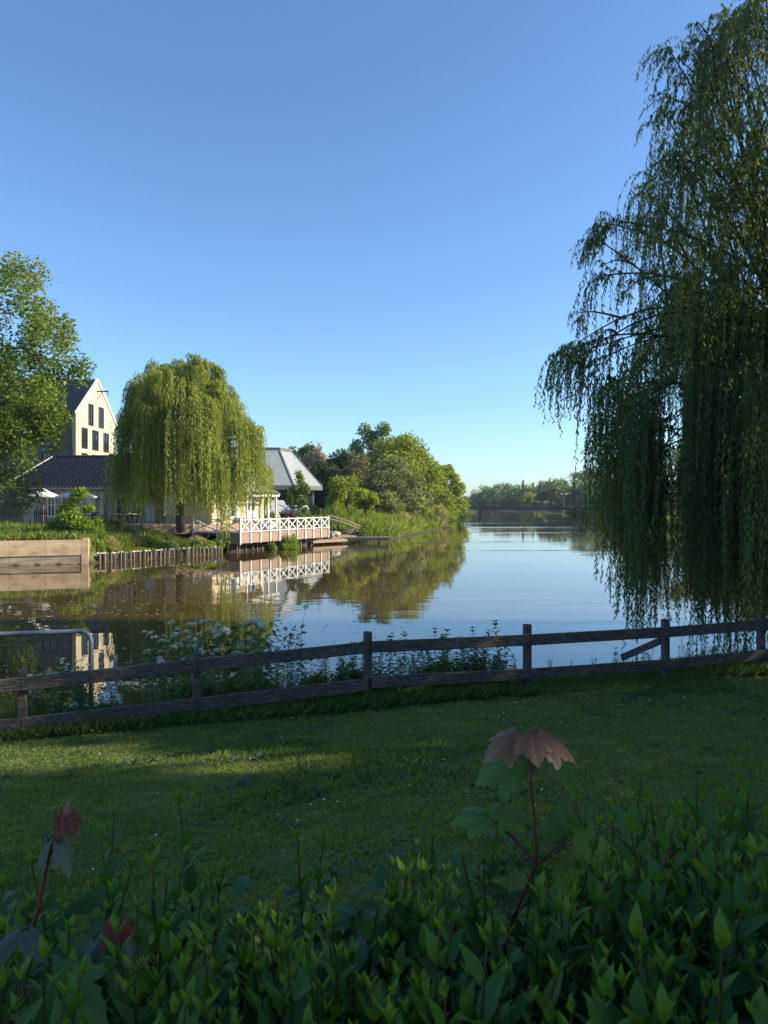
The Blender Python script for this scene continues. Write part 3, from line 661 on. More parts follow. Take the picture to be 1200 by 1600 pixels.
# ------------------------------------------------------------------ pale pavilion with porch
pv = thing('pale_pavilion', 'small cream brick pavilion with white bargeboard, porch posts and double door', 'pavilion', (-11.3, 56.6, 1.4))
PA = V3(-10.14, 56.0); W = PA+ni*1.3; n_out = -ni
mb = MB(); pts = [W+u*-3.0, W+u*3.25, W+u*3.25+ni*4.6, W+u*-3.0+ni*4.6]; mb.prism([(p.x, p.y) for p in pts], 1.0, 4.15); mb.build('wall', M['cream'], pv)
def pt(s, i, z): v = PA+u*s+ni*i; return V3(v.x, v.y, z)
tiled('roof', M['tile'], pv, pt(0, 0, 4.1), pt(3.45, 0, 4.1), pt(0, 3.3, 5.75), pt(3.45, 3.3, 5.75))
tiled('roof', M['tile'], pv, pt(3.45, 6.6, 4.1), pt(-3.2, 6.6, 4.1), pt(3.45, 3.3, 5.75), pt(-3.2, 3.3, 5.75))
tiled('roof', M['tile'], pv, pt(-3.2, 1.0, 4.6), pt(0, 1.0, 4.6), pt(-3.2, 3.3, 5.75), pt(0, 3.3, 5.75))
MB().bar(pt(-.05, -.08, 4.02), pt(-.05, 3.3, 5.74), .07, .26).build('bargeboard', M['white'], pv)
MB().bar(pt(3.5, -.08, 4.02), pt(3.5, 3.3, 5.74), .07, .26).build('bargeboard', M['white'], pv)
MB().bar(pt(0, -.05, 3.98), pt(3.45, -.05, 3.98), .1, .16).build('eave_board', M['white'], pv)
for s, i in ((.05, .5), (2.25, .12), (3.3, .12)): MB().bar(pt(s, i, 1.4), pt(s, i, 4.0), .15, .15, up=(ni.x, ni.y, 0), bev=.012).build('porch_post', M['white'], pv)
door(pv, tuple(W+u*.95)[:2]+(1.45,), u, n_out, 1.1, 2.25, 'white', 2)
f = window(pv, tuple(W+u*-1.0)[:2]+(2.3,), u, n_out, .6, 1.25, 0, 1, 'white', .08)
for s in (-1.52, -.36): MB().bar(z_(W+u*s, 2.9)+n_out*.03, z_(W+u*(s+.44), 2.9)+n_out*.03, .05, 1.25).build('shutter', M['white'], pv)
MB().bar(z_(W+u*-.4, 1.85)+n_out*.35, z_(W+u*.15, 1.85)+n_out*.35, .5, .9).build('counter_box', M['white'], pv)
mb = MB(); mb.tube([z_(W+u*2.35, 3.55)+n_out*.05, z_(W+u*2.35, 3.62)+n_out*.35, z_(W+u*2.35, 3.5)+n_out*.4], .025, 5); mb.build('wall_lamp', M['dark'], pv)
# ------------------------------------------------------------------ big grey roofed hall
hl = thing('grey_roof_hall', 'large hall with steep grey shingle hipped roof and glass walls', 'hall', (-17, 91, 1.9))
bot = [(-24, 82), (-10.4, 84.5), (-7.6, 89.5), (-9, 100), (-26, 102), (-31, 91)]
topp = [(-21.5, 87.5), (-12.65, 88.6), (-11.5, 91.4), (-12.3, 96), (-23, 97), (-26, 91.5)]
for i in range(6):
    j = (i+1) % 6; mb = MB(); a, b, c, d = bot[i], bot[j], topp[j], topp[i]
    mb.add([(*a, 5.45), (*b, 5.45), (*c, 9.75), (*d, 9.75)], [(0,1,2,3)]); mb.build('roof', M['slate'], hl)
    MB().bar((*c, 9.8), (*b, 5.5), .18, .07).build('hip_cap', M['slatedark'], hl)
mb = MB(); mb.prism(topp, 9.5, 9.72); mb.build('roof_top', M['slatedark'], hl)
mb = MB()
for i in range(6): mb.bar((*topp[i], 9.95), (*topp[(i+1) % 6], 9.95), .16, .34)
mb.build('parapet', M['slatedark'], hl)
mb = MB()
for i in range(6): mb.bar((*bot[i], 5.2), (*bot[(i+1) % 6], 5.2), .2, .5)
mb.build('fascia', M['slatedark'], hl)
cxh, cyh = -17.2, 91.5; ins = [(cxh+(x-cxh)*.88, cyh+(y-cyh)*.88) for x, y in bot]
mb = MB(); mb.prism(ins, 1.2, 5.2); mb.build('glass_wall', M['glass'], hl)
for i in range(6):
    a, b = Vector((*ins[i], 0)), Vector((*ins[(i+1) % 6], 0)); m = max(2, int((b-a).length/2.2)); ou = Vector(((b-a).y, -(b-a).x, 0)).normalized()*.06
    for k in range(m): p = a+(b-a)*(k/m)+ou; MB().bar((p.x, p.y, 1.3), (p.x, p.y, 4.98), .14, .16, up=(1,0,0)).build('mullion', M['slatedark'] if k else M['white'], hl)
mb = MB(); mb.prism(ins, 1.0, 2.6); 
# ------------------------------------------------------------------ parked cars by the hall
def car(name, label, x, y, rz, hgt, length):
    c = thing(name, label, 'car', (0, 0, 0), 0, 'cars parked by the hall')
    Lh, Wd = length/2, .86; h = hgt
    prof = [(-Lh, .35), (-Lh, .95), (-Lh+.12, 1.05), (-Lh+.35, h-.12), (-Lh+.6, h), (Lh-1.75, h), (Lh-1.55, h-.06), (Lh-1.0, 1.02), (Lh-.12, .85), (Lh, .7), (Lh, .35)]
    V = []; F = []; n = len(prof)
    for s, k in ((-1, 0), (1, 0)):
        for a, z in prof: V.append((a, s*(Wd-(.12 if z > 1.1 else 0)), z))
    F = [tuple(range(n)), tuple(range(2*n-1, n-1, -1))]+[(i, n+i, n+(i+1) % n, (i+1) % n) for i in range(n)]
    MB().add(V, F).build('body', M['carpaint'], c)
    for s in (-1, 1):
        g = MB(); yy = s*(Wd-.055); g.add([(-Lh+.45, yy, 1.1), (Lh-1.2, yy, 1.1), (Lh-1.65, yy*.93, h-.14), (-Lh+.6, yy*.93, h-.14)], [(0,1,2,3)]); g.build('side_window', M['glass'], c)
        for a in (-Lh+.75, Lh-.8):
            wv = MB(); wv.tube([(a, s*(Wd-.18), .33), (a, s*(Wd+.02), .33)], .33, 14); wv.build('wheel', M['rubber'], c)
    g = MB(); g.add([(-Lh+.125, -.6, 1.12), (-Lh+.125, .6, 1.12), (-Lh+.33, .55, h-.18), (-Lh+.33, -.55, h-.18)], [(0,1,2,3)])
    for v in range(len(g.v)): g.v[v] = (g.v[v][0]-.02, g.v[v][1], g.v[v][2])
    g.build('rear_window', M['glass'], c)
    c.location = (x, y, hz(x, y)-.02); c.rotation_euler = (0, 0, rz); return c
car('parked_van', 'white van with rounded roof parked behind the porch', -11.2, 79.5, .25, 1.95, 3.6)
car('parked_car', 'white car parked behind the slender young tree', -9.3, 80.5, 1.45, 1.45, 4.2)
# ------------------------------------------------------------------ parasols and terrace furniture
def parasol(label, px, Y, half, zt, ze):
    x = (px-600)/FPX*Y; r = thing('parasol', label, 'parasol', (x, Y, 1.86), .3, 'open parasols on the terrace')
    V = [(x, Y, zt)]; F = []; n = 8
    for k in range(n):
        a = 2*PI*k/n+.3; V.append((x+half*.5*math.cos(a), Y+half*.5*math.sin(a), zt-(zt-ze)*.58))
    for k in range(n):
        a = 2*PI*k/n+.3; V.append((x+half*math.cos(a), Y+half*math.sin(a), ze))
    for k in range(n):
        a = 2*PI*k/n+.3; V.append((x+half*math.cos(a), Y+half*math.sin(a), ze-.12))
    for k in range(n): k2 = (k+1) % n; F += [(0, 1+k, 1+k2)]
    F4 = [(1+k, 9+k, 9+(k+1) % n, 1+(k+1) % n) for k in range(n)]+[(9+k, 17+k, 17+(k+1) % n, 9+(k+1) % n) for k in range(n)]
    r.rotation_euler = (0, 0, 0)
    mb = MB(); mb.add(V, F+F4); mb.build('canopy', M['parasol'], r)
    MB().tube([(x, Y, 1.86), (x, Y, zt-.03)], .035, 8).build('pole', M['oldwood'], r)
    MB().lathe((x, Y, 1.86), [(0, .1), (.28, .1), (.3, .02), (.3, 0)], 14).build('base', M['dark'], r)
    mb = MB()
    for k in range(n): a = 2*PI*k/n+.3; mb.bar((x, Y, zt-.5), (x+half*.8*math.cos(a), Y+half*.8*math.sin(a), ze+(zt-ze)*.17), .02, .02)
    mb.build('ribs', M['oldwood'], r)
parasol('pale open parasol partly behind the maple branches', 68, 54.5, 1.15, 4.5, 3.95)
parasol('wider pale open parasol above the bush on the quay', 119, 53, 1.42, 4.36, 3.9)
cp = thing('closed_parasol', 'tan folded parasol standing behind the white railing', 'parasol', tuple(at(433.5, 818, 62)))
b_ = at(433.5, 818, 62); MB().tube([(b_.x, b_.y, 1.3), (b_.x, b_.y, 3.75)], .04, 7).build('pole', M['oldwood'], cp)
MB().lathe((b_.x, b_.y, 0), [(.02, 3.7), (.07, 3.5), (.10, 2.8), (.12, 2.5), (.24, 2.25), (.27, 2.1), (.05, 2.12)], 12).build('cloth', M['tan_cloth'], cp, True)
tbs = []
def table(px, Y, label):
    x = (px-600)/FPX*Y; t = thing('terrace_table', label, 'table', (x, Y, 1.86), 0, 'terrace tables')
    MB().lathe((x, Y, 1.86), [(0, .755), (.55, .755), (.57, .735), (.55, .71), (0, .71)], 20).build('tabletop', M['white'], t)
    MB().lathe((x, Y, 1.86), [(.04, .71), (.04, .08), (.25, .03), (.25, 0)], 12).build('pedestal', M['dark'], t)
table(146, 51.9, 'round pale terrace table right of the quay bush'); table(186, 52.6, 'round pale terrace table behind the clipped bush'); table(201, 53.6, 'round pale terrace table under the willow strands')
def chairproto():
    c = thing('rattan_chair', 'dark woven rattan armchair at a terrace table', 'chair', (0, 0, 0), 0, 'rattan armchairs on the terrace')
    MB().box((-.25, -.25, .40), (.25, .25, .46)).build('seat', M['rattan'], c)
    mb = MB(); mb.add([(-.25, .2, .46), (.25, .2, .46), (.28, .30, .86), (-.28, .30, .86), (-.25, .25, .46), (.25, .25, .46), (.28, .35, .86), (-.28, .35, .86)], [(0,1,2,3),(7,6,5,4),(3,2,6,7),(0,3,7,4),(1,5,6,2)]); mb.build('backrest', M['rattan'], c)
    for s in (-1, 1):
        mb = MB(); mb.bar((s*.27, -.22, .64), (s*.27, .26, .66), .06, .05); mb.bar((s*.27, -.2, .4), (s*.27, -.2, .63), .05, .05, up=(0,1,0)); mb.build('armrest', M['rattan'], c)
        for yy in (-.21, .21): MB().tube([(s*.22, yy, 0), (s*.22, yy, .4)], .02, 6).build('leg', M['dark'], c)
    return c
ch0 = chairproto(); first = True
for px, Y, rz in ((139, 51.4, -1.2), (153, 51.7, 1.4), (147, 52.9, .1), (178, 52.3, -1.3), (194, 52.4, 1.4), (208, 53.7, 1.5), (194, 54.4, .2), (213, 54.6, 2.6), (288, 55.6, 1.2), (302, 55.4, -1.2)):
    x = (px-600)/FPX*Y
    if first: ch0.location = (x, Y, 1.86); ch0.rotation_euler = (0, 0, rz); first = False
    else: dup(ch0, (x, Y, 1.86), rz)
# slatted things at far left
sf = thing('slatted_fence', 'weathered vertical slat fence panel at the left edge above the quay', 'fence', tuple(at(18, 806, 47.5)))
n = 9
for i in range(n):
    p = at(5+i*3.7, 806, 47.5); MB().box((p.x-.055, p.y-.02, 1.5), (p.x+.055, p.y+.02, 3.62-.02*i)).build('slat', M['pile'], sf)
a, b = at(3, 800, 47.55), at(36, 800, 47.55)
for z in (2.0, 3.3): MB().bar((a.x, a.y+.05, z), (b.x, b.y+.05, z-.05), .05, .1).build('rail', M['oldwood'], sf)
sb = thing('garden_bench', 'black slatted garden bench seen from behind, left of the quay bush', 'bench', tuple(at(64, 812, 46)))
for i in range(7):
    p = at(55+i*3.1, 810, 46); MB().bar((p.x, p.y, 2.15), (p.x, p.y-.12, 3.05-.01*(i-3)**2), .03, .075, up=(0,1,0)).build('slat', M['dark'], sb)
a, b = at(54, 810, 46), at(75, 810, 46)
MB().box((a.x, a.y+.02, 2.1), (b.x, b.y+.55, 2.16)).build('seat', M['dark'], sb)
for x in (a.x+.04, b.x-.04):
    for y in (46.05, 46.5): MB().box((x-.03, y-.03, 1.5), (x+.03, y+.03, 2.1)).build('leg', M['dark'], sb)
MB().bar((a.x, 45.98, 2.75), (b.x, 45.98, 2.75), .03, .06).build('top_rail', M['dark'], sb)
wf = thing('wire_fence', 'low light wire fence on the grass beyond the white railing', 'fence', tuple(at(500, 808, 74)))
for i in range(12):
    p = at(484+i*2.9, 806, 74); MB().tube([(p.x, p.y, 1.5), (p.x, p.y, 2.75)], .025, 5).build('stake', M['pile'], wf)
for z in (2.1, 2.4, 2.7):
    a, b = at(484, 800, 74), at(516, 800, 74); MB().bar((a.x, a.y, z), (b.x, b.y, z), .015, .02).build('wire', M['galv'], wf)
# ------------------------------------------------------------------ bridge
br = thing('footbridge', 'long low dark steel bridge crossing the river far away', 'bridge', (21, 194, 0))
a, b = V3(14, 196), V3(78, 186)
MB().bar(z_(a, 2.15), z_(b, 1.75), 3.4, .85).build('deck', M['bridge'], br)
du = (b-a).normalized(); dn = V3(-du.y, du.x)
for s in (-1, 1):
    MB().bar(z_(a, 3.42)+dn*s*1.65, z_(b, 3.02)+dn*s*1.65, .07, .07).build('handrail', M['bridge'], br)
    MB().bar(z_(a, 3.0)+dn*s*1.65, z_(b, 2.6)+dn*s*1.65, .04, .05).build('handrail', M['bridge'], br)
    L = (b-a).length
    mb = MB()
    for i in range(46):
        t = i/45; p = a+(b-a)*t+dn*s*1.65; z = 2.57-.4*t; mb.bar((p.x, p.y, z), (p.x, p.y, z+.85), .05, .05, up=(1,0,0))
    mb.build('railing_bars', M['bridge'], br)
for px in (750, 930):
    Y = 194 if px < 800 else 190; x = (px-600)/FPX*Y
    MB().box((x-.3, Y-1.2, -1.2), (x+.3, Y+1.2, 1.62)).build('pier', M['bridge'], br)
lp = thing('street_lamp', 'thin double armed street lamp standing on the bridge', 'street lamp', tuple(at(881, 793, 189)))
p = at(881, 790, 189)
MB().tube([(p.x, p.y, 2.3), (p.x, p.y, 5.9)], [.09, .06], 7).build('pole', M['galv'], lp)
MB().bar((p.x-.75, p.y, 5.85), (p.x+.75, p.y, 5.85), .06, .06).build('arm', M['galv'], lp)
for s in (-1, 1): MB().lathe((p.x+s*.62, p.y, 5.62), [(0, .3), (.2, .26), (.32, .1), (.2, 0), (0, 0)], 10).build('lamp_head', M['white'], lp, True)
# ------------------------------------------------------------------ trees and shrubs of the far bank
def px_tree(name, label, px, ptop, wpx, Y, mat, n=9000, leaf=.3, seed=1, pbot=None, **kw):
    x = (px-CX)/FPX*Y; top = EYE-(ptop-HY)/FPX*Y; rx = wpx/2/FPX*Y
    bottom = None if pbot is None else EYE-(pbot-HY)/FPX*Y
    return broadleaf(name, label, x, Y, top, rx, bottom, rx*kw.pop('deep', 1.0), n, leaf, mat, seed, **kw)
# maple at the left edge
broadleaf('maple_tree', 'large leafy maple rising over the quay at the left edge', -24.6, 44.5, 19.0, 5.4, 3.3, 5.2, 50000, .21, 'maple', 5, blobs=140, aspect=.75, blobr=.165, trunk=.26, shape=-.45, extra=np.array([[.30,0,-.78],[.5,-.1,-.62],[.1,0,-.86],[-.2,0,-.85],[.62,0,-.42],[.42,.2,-.85]]))
px_tree('quay_bush', 'rounded bright green maple bush overhanging the concrete quay wall', 113, 764, 66, 42.5, 'bushgreen', 9000, .16, 7, pbot=846, cat='bush', blobs=34, blobr=.3, aspect=.8, trunk=.05, z0=1.25, extra=np.array([[.25,0,1.05],[.1,0,.9],[.75,-.1,-.45]]))
# willow on the far bank
wr = np.random.default_rng(21); wb = np.array([-13.65, 49.2]); cl = []; lim = []
def wtop(r): return 13.15-4.3*(r/4.4)**2.7
for bgh in range(82):
    r = 4.1*wr.uniform(0, 1)**.5; th = wr.uniform(0, 2*PI); rr = r*(1+.15*math.sin(3*th+1)+.10*math.sin(7*th))
    if math.cos(th) < 0: rr *= .93
    zt = wtop(r)*(1+.025*wr.normal()); low = wr.uniform() < .5; bz = zt if not low else wr.uniform(max(5.6, zt-4.2), zt-.6)
    bx, by = wb[0]+rr*math.cos(th), wb[1]+rr*math.sin(th); lim.append((bx, by, bz-.15))
    zb = (2.3+wr.uniform(-.2, 1.3)) if r > 2.4 else wr.uniform(4.2, 7); tier = wr.uniform(2.0, 4.2)
    for c in range(5):
        x, y = bx+wr.normal()*.36, by+wr.normal()*.36; za = min(bz+wr.normal()*.22, wtop(min(4.5, math.hypot(x-wb[0], y-wb[1])))*1.02)
        L = (za-zb)*wr.uniform(.85, 1) if (low or wr.uniform() < .25) else min(za-zb, tier*wr.uniform(.8, 1.15))
        if L < 1: continue
        cl.append(((x, y, za), L, 11, .14, (math.cos(th)*.6, math.sin(th)*.6)))
for dx, dz, L in ((4.4, 8.9, 3.8), (4.75, 8.6, 4.4), (5.0, 8.2, 3.8), (4.5, 8.1, 4.4)): cl.append(((wb[0]+dx, wb[1]-.6+.3*wr.normal(), dz), L, 16, .25, (.6, 0)))
for px, zt, zb in ((350, 5.6, .4), (347, 6.5, 1.2), (342, 6.2, 2.0)): x = (px-600)/FPX*46.2; cl.append(((x, 46.2, zt), zt-zb, 14, .14, (.2, -.1)))
lim.append((wb[0]+4.6, wb[1]-.5, 8.4))
willow('weeping_willow', 'sunlit round weeping willow on the far bank beside the white railed deck', (wb[0], wb[1], 1.72), cl, .24, .062, .105, 'willow', 22, .33, lim, .006, [(wb[0]+.1, wb[1], 6.8), (wb[0]-1.3, wb[1]+.3, 7.3), (wb[0]+1.2, wb[1]-.3, 8.6)], sprig=0, limb_k=.2)
# planting on the bank under the willow
for i, (px, Y, h, r, mt, lb_, kw) in enumerate([
    (160, 43.6, 1.3, .75, 'bushgreen', 'leafy green bush just right of the quay end pillar', {}),
    (200, 46.0, 1.0, 1.0, 'weed', 'tufted grassy clump in the middle of the planted bank', dict(spiky=True, leaf=.4)),
    (232, 46.8, 1.0, .9, 'bankgrass', 'yellowish grassy clump left of the willow trunk', dict(spiky=True, leaf=.42)),
    (178, 49.6, 1.0, 1.2, 'olive', 'low dark clipped bush in front of the terrace', {}),
    (262, 46.6, .8, .8, 'midgreen', 'small mid green shrub below the willow trunk', {}),
    (300, 48.0, .9, 1.0, 'midgreen', 'spreading green shrub right of the willow trunk', {}),
    (322, 49.0, .85, .8, 'bushgreen', 'bright green shrub between willow trunk and deck corner', {}),
    (245, 48.3, .8, .9, 'olive', 'greyish low shrub at the terrace edge', {}),
    (338, 49.6, .7, .6, 'midgreen', 'small shrub tucked against the deck corner', {}),
    (452, 54.2, 1.7, .9, 'bushgreen', 'lush green shrub growing out of the water under the deck', {}),
    (425, 52.5, 1.1, .5, 'midgreen', 'small shrub at the waterline under the deck', {}),
    (153, 42.75, 1.1, .6, 'bushgreen', 'low leafy bush at the right foot of the quay end pillar', {}),
    (170, 43.6, .9, .7, 'reedpale', 'dry tan grass tuft right of the quay end pillar', dict(spiky=True, leaf=.4)),
    (186, 44.6, 1.0, .8, 'bankgrass', 'green grassy tuft above the first piles', dict(spiky=True, leaf=.4)),
    (215, 46.2, .8, .6, 'reedpale', 'dry tan grass tuft above the middle of the piles', dict(spiky=True, leaf=.38)),
    (310, 49.0, .7, .6, 'reedpale', 'dry tan grass tuft near the deck end of the piles', dict(spiky=True, leaf=.36)),
    (152, 44.2, 1.9, .4, 'bushgreen', 'narrow upright shrub standing behind the quay end pillar', {}),
]):
    x = (px-CX)/FPX*Y
    shrub('bank_shrub', lb_, x, Y, h*.8, r, mt, kw.get('leaf', .14), 2200, 40+i, 'shrubs on the planted bank', max(hz(x, Y), .05)-.03, spiky=kw.get('spiky', False))
# tall grass above the quay and on the reed bank
rg = np.random.default_rng(8)
def scatter(n, x0, x1, y0, y1, dmin, dmax, rng, zmin=.02):
    P = np.column_stack([rng.uniform(x0, x1, n), rng.uniform(y0, y1, n)]); d = signed(P); k = (d > dmin) & (d < dmax); P = P[k]
    h = height(P); return np.column_stack([P, h])[h > zmin]
P = scatter(30000, -30, -16.4, 38, 47, .35, 6, rg)
tag(blades('quayside_grass', P, rg.uniform(.25, .75, len(P))*(1+.3*wob(P[:,0], P[:,1], 1.3)), .035, rg, M['bankgrass'], .5+.2*rg.normal(size=len(P))+.15*wob(P[:,0], P[:,1], .9), .3), kind='stuff')
P = scatter(26000, -16.5, -9, 42, 52, .75, 6.5, rg)
tag(blades('planted_bank_grass', P, rg.uniform(.1, .3, len(P)), .03, rg, M['bankgrass'], .42+.22*rg.normal(size=len(P))+.2*wob(P[:,0], P[:,1], 1.1), .35), kind='stuff')
P = scatter(150000, -6, 22, 60, 150, .15, 11, rg); k = (signed(P[:,:2]) > .5) | (rg.uniform(size=len(P)) < .5); k &= ~((P[:,0] < -1.6) & (P[:,1] < 66)); P = P[k]
hh = rg.uniform(.4, 1.35, len(P))*(1+.55*wob(P[:,0], P[:,1], .9)+.35*wob(P[:,0], P[:,1], 2.3, 4))
tag(blades('reed_bank_grass', P, hh, .06, rg, M['bankgrass'], .45+.18*rg.normal(size=len(P))+.2*wob(P[:,0], P[:,1], .35), .3), kind='stuff')
P = scatter(60000, -18, 12, 52, 90, 3, 30, rg); P = P[~((P[:,0] < -9) & (P[:,1] < 64))]
tag(blades('garden_grass', P, rg.uniform(.1, .35, len(P)), .06, rg, M['bankgrass'], .5+.15*rg.normal(size=len(P)), .3), kind='stuff')
for i, (px, Y, h, r, lb_) in enumerate([(640, 92, 1.6, 1.6, 'feathery pale shrub on the reed bank nearest the jetty'), (683, 101, 2.6, 1.9, 'pale feathery reed clump on the bank point'), (668, 98, 2.3, 1.6, 'green feathery shrub left of the pale reed clump'), (700, 112, 2.8, 1.8, 'bushy green shrub overhanging the water at the far point'), (655, 88, 1.7, 1.4, 'low rounded shrub among the tall bank grass'), (625, 82, 1.5, 1.5, 'olive scrub low in front of the silvery willow'), (600, 80, 1.4, 1.3, 'bright nettle clump in the bank grass under the silvery willow'), (578, 74, 1.3, 1.2, 'green nettle clump at the left of the bank grass'), (637, 86.5, 1.2, 1.1, 'yellowish tuft at the water below the silvery willow'), (672, 96, 1.6, 1.3, 'leafy scrub at the waterline beside the feathery clump'), (612, 77, 1.1, 1.0, 'small leafy clump on the water edge right of the jetty'), (645, 95, 2.2, 2.0, 'olive bushy scrub at the foot of the bright lime tree'), (692, 106, 2.4, 1.7, 'rounded scrub between the pale reeds and the far point')]):
    x = (px-CX)/FPX*Y; shrub('reed_clump', lb_, x, Y, h, r, ['midgreen', 'reedpale', 'bankgrass', 'yellowgreen', 'bankgrass', 'olive', 'bankgrass', 'bushgreen', 'reedpale', 'midgreen', 'bushgreen', 'olive', 'midgreen'][i], .7 if i in (1, 2, 8) else .22, 2600, 80+i, None, max(hz(x, Y), .1)-.05, 'shrub', .5, 16, i in (1, 2, 8))
for i, (px, Y, h, r, mt, lb_) in enumerate([(531, 66.5, 1.3, 1.1, 'midgreen', 'dense green shrub under the ramp handrail'), (518, 70, 1.5, .8, 'darkgreen', 'small dark round shrub behind the railing end'), (527, 71.5, 1.9, .8, 'yellowgreen', 'yellow green spiky shrub behind the railing end'), (556, 66.5, 1.0, 1.1, 'darkgreen', 'dark low shrub beside the fallen log'), (471, 68, 1.9, 1.1, 'midgreen', 'rounded green shrub under the slender young tree'), (450, 67, 2.1, .9, 'redleaf', 'dark red leaved shrub behind the white railing'), (424, 65, 1.7, .9, 'midgreen', 'green shrub right of the porch post'), (483, 69, 1.4, .8, 'midgreen', 'low green shrub right of the slender young tree'), (505, 66, 1.0, .9, 'midgreen', 'leafy shrub just behind the last railing panels'), (536, 76, 1.6, .9, 'darkgreen', 'dark shrub at the foot of the bright young maple'), (442, 64, 1.5, .7, 'olive', 'olive shrub beside the folded parasol'), (488, 73, 1.9, 1.0, 'midgreen', 'rounded shrub hiding the back of the white car'), (474, 71.5, 1.7, .8, 'darkgreen', 'dark shrub in front of the white car')]):
    x = (px-CX)/FPX*Y; shrub('garden_shrub', lb_, x, Y, h, r, mt, .17, 1900, 120+i, 'garden shrubs behind the railing', None)
x = (408-600)/FPX*57.5; shrub('lavender_bush', 'mauve flowering bush in front of the pavilion porch', -9.75, 56.2, .95, 1.15, 'purple', .14, 2600, 140, None, 1.34)
# young trees
px_tree('young_tree', 'slender young tree with pointed crown in front of the grey roof', 466, 735, 34, 70, 'midgreen', 3600, .20, 151, pbot=795, blobs=26, blobr=.3, trunk=.06, shape=1.4, group='young garden trees', extra=np.array([[0,0,1.0],[.05,0,.85]]))
px_tree('young_tree', 'bright young maple with rounded crown in front of the silvery willow', 541, 743, 56, 74, 'yellowgreen', 4600, .26, 152, pbot=792, blobs=30, blobr=.3, trunk=.09, group='young garden trees')
px_tree('young_tree', 'smaller bright young maple just right of its taller neighbour', 573, 763, 34, 77, 'yellowgreen', 2400, .24, 153, pbot=794, blobs=20, blobr=.32, trunk=.07, group='young garden trees')
# the tree mass on the left bank
TREES = [
 ('ash_tree', 'mid green tree just right of the grey roof', 472, 695, 62, 122, 'midgreen', 8000, .5, 201, {}),
 ('hawthorn_tree', 'pinkish blossoming tree behind the dark trees', 497, 696, 42, 116, 'pinkish', 5000, .42, 202, {}),
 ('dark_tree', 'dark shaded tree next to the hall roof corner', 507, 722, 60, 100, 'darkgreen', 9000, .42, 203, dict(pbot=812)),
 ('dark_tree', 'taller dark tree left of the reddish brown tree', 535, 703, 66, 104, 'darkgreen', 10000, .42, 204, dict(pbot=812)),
 ('poplar_tree', 'tallest grey green tree topping the left bank trees', 583, 663, 84, 122, 'midgreen', 10000, .48, 205, dict(blobr=.2, blobs=46)),
 ('poplar_tree', 'grey green tree showing behind the right of the willow dome', 630, 682, 62, 124, 'midgreen', 6000, .48, 206, {}),
 ('pale_willow', 'broad yellow green willow dome in the tree mass', 617, 681, 118, 108, 'yellowgreen', 15000, .42, 207, dict(blobs=60)),
 ('brownish_tree', 'reddish brown leaved tree left of the silvery willow', 562, 714, 84, 98, 'olive', 10000, .38, 208, dict(pbot=812)),
 ('silver_willow', 'wide silvery green willow shrub in the middle of the left bank', 606, 716, 112, 92, 'silver', 16000, .36, 209, dict(pbot=816, blobs=60)),
 ('lime_tree', 'bright sunlit green tree right of the silvery willow', 662, 706, 86, 109, 'yellowgreen', 13000, .40, 210, dict(pbot=818, blobs=50)),
 ('lime_tree', 'bright green tree overhanging the water at the bank point', 690, 728, 62, 118, 'yellowgreen', 9000, .42, 211, dict(pbot=822)),
 ('grey_poplar', 'small bluish tree top behind the bright bank trees', 697, 727, 34, 165, 'midgreen', 4000, .6, 212, {}),
 ('lime_tree', 'last yellowish tree of the left bank before the bridge', 712, 752, 38, 150, 'yellowgreen', 5000, .5, 213, dict(pbot=806)),
 ('shade_gap_foliage', 'dark gap of shaded foliage low between the bright trees', 652, 758, 44, 100, 'darkgreen', 5000, .36, 214, dict(pbot=822)),  # dark leaf colour stands in for the shaded gap between the trees
]
for nm, lb_, px, pt_, wpx, Y, mt, n, lf, sd_, kw in TREES:
    kw = dict(kw); kw.setdefault('blobs', 40); kw.setdefault('blobr', .26); px_tree(nm, lb_, px, pt_, wpx, Y, mt, n, lf, sd_, group='trees of the left bank', trunk=.25, **kw)
# trees beyond the bridge
FAR = [(738,766,38,372,'midgreen','rounded far tree where the left bank meets the bridge'),(757,759,44,366,'midgreen','second rounded far tree beyond the bridge from the left'),(780,757,46,360,'midgreen','broad far tree above the left half of the bridge'),(800,755,42,352,'midgreen','slightly taller far tree left of the conifer spires'),
 (796,772,34,335,'darkgreen','dark low far tree standing before the pale ones'),(826,757,40,345,'midgreen','far tree under the conifer spires'),(848,752,46,330,'olive','yellowish far tree right of the conifer spires'),(872,748,52,318,'midgreen','far tree behind the bridge lamp'),(898,738,60,290,'midgreen','tall broad far tree left of the near willow curtain'),
 (928,732,60,270,'midgreen','tall far tree touching the near willow strands'),(860,763,50,262,'darkgreen','dark far tree low behind the bridge lamp'),(905,760,60,250,'darkgreen','dark far tree low beside the near willow strands'),(830,770,28,300,'yellowgreen','small bright far tree above mid bridge'),(765,775,34,330,'darkgreen','dark far bush above the left pier')]
for i, (px, pt_, wpx, Y, mt, lb_) in enumerate(FAR):
    px_tree('far_tree', lb_, px, pt_, wpx, Y, mt, 4200, .85, 300+i, pbot=801, group='trees beyond the bridge', trunk=.3, blobs=26, blobr=.3, z0=1.0)
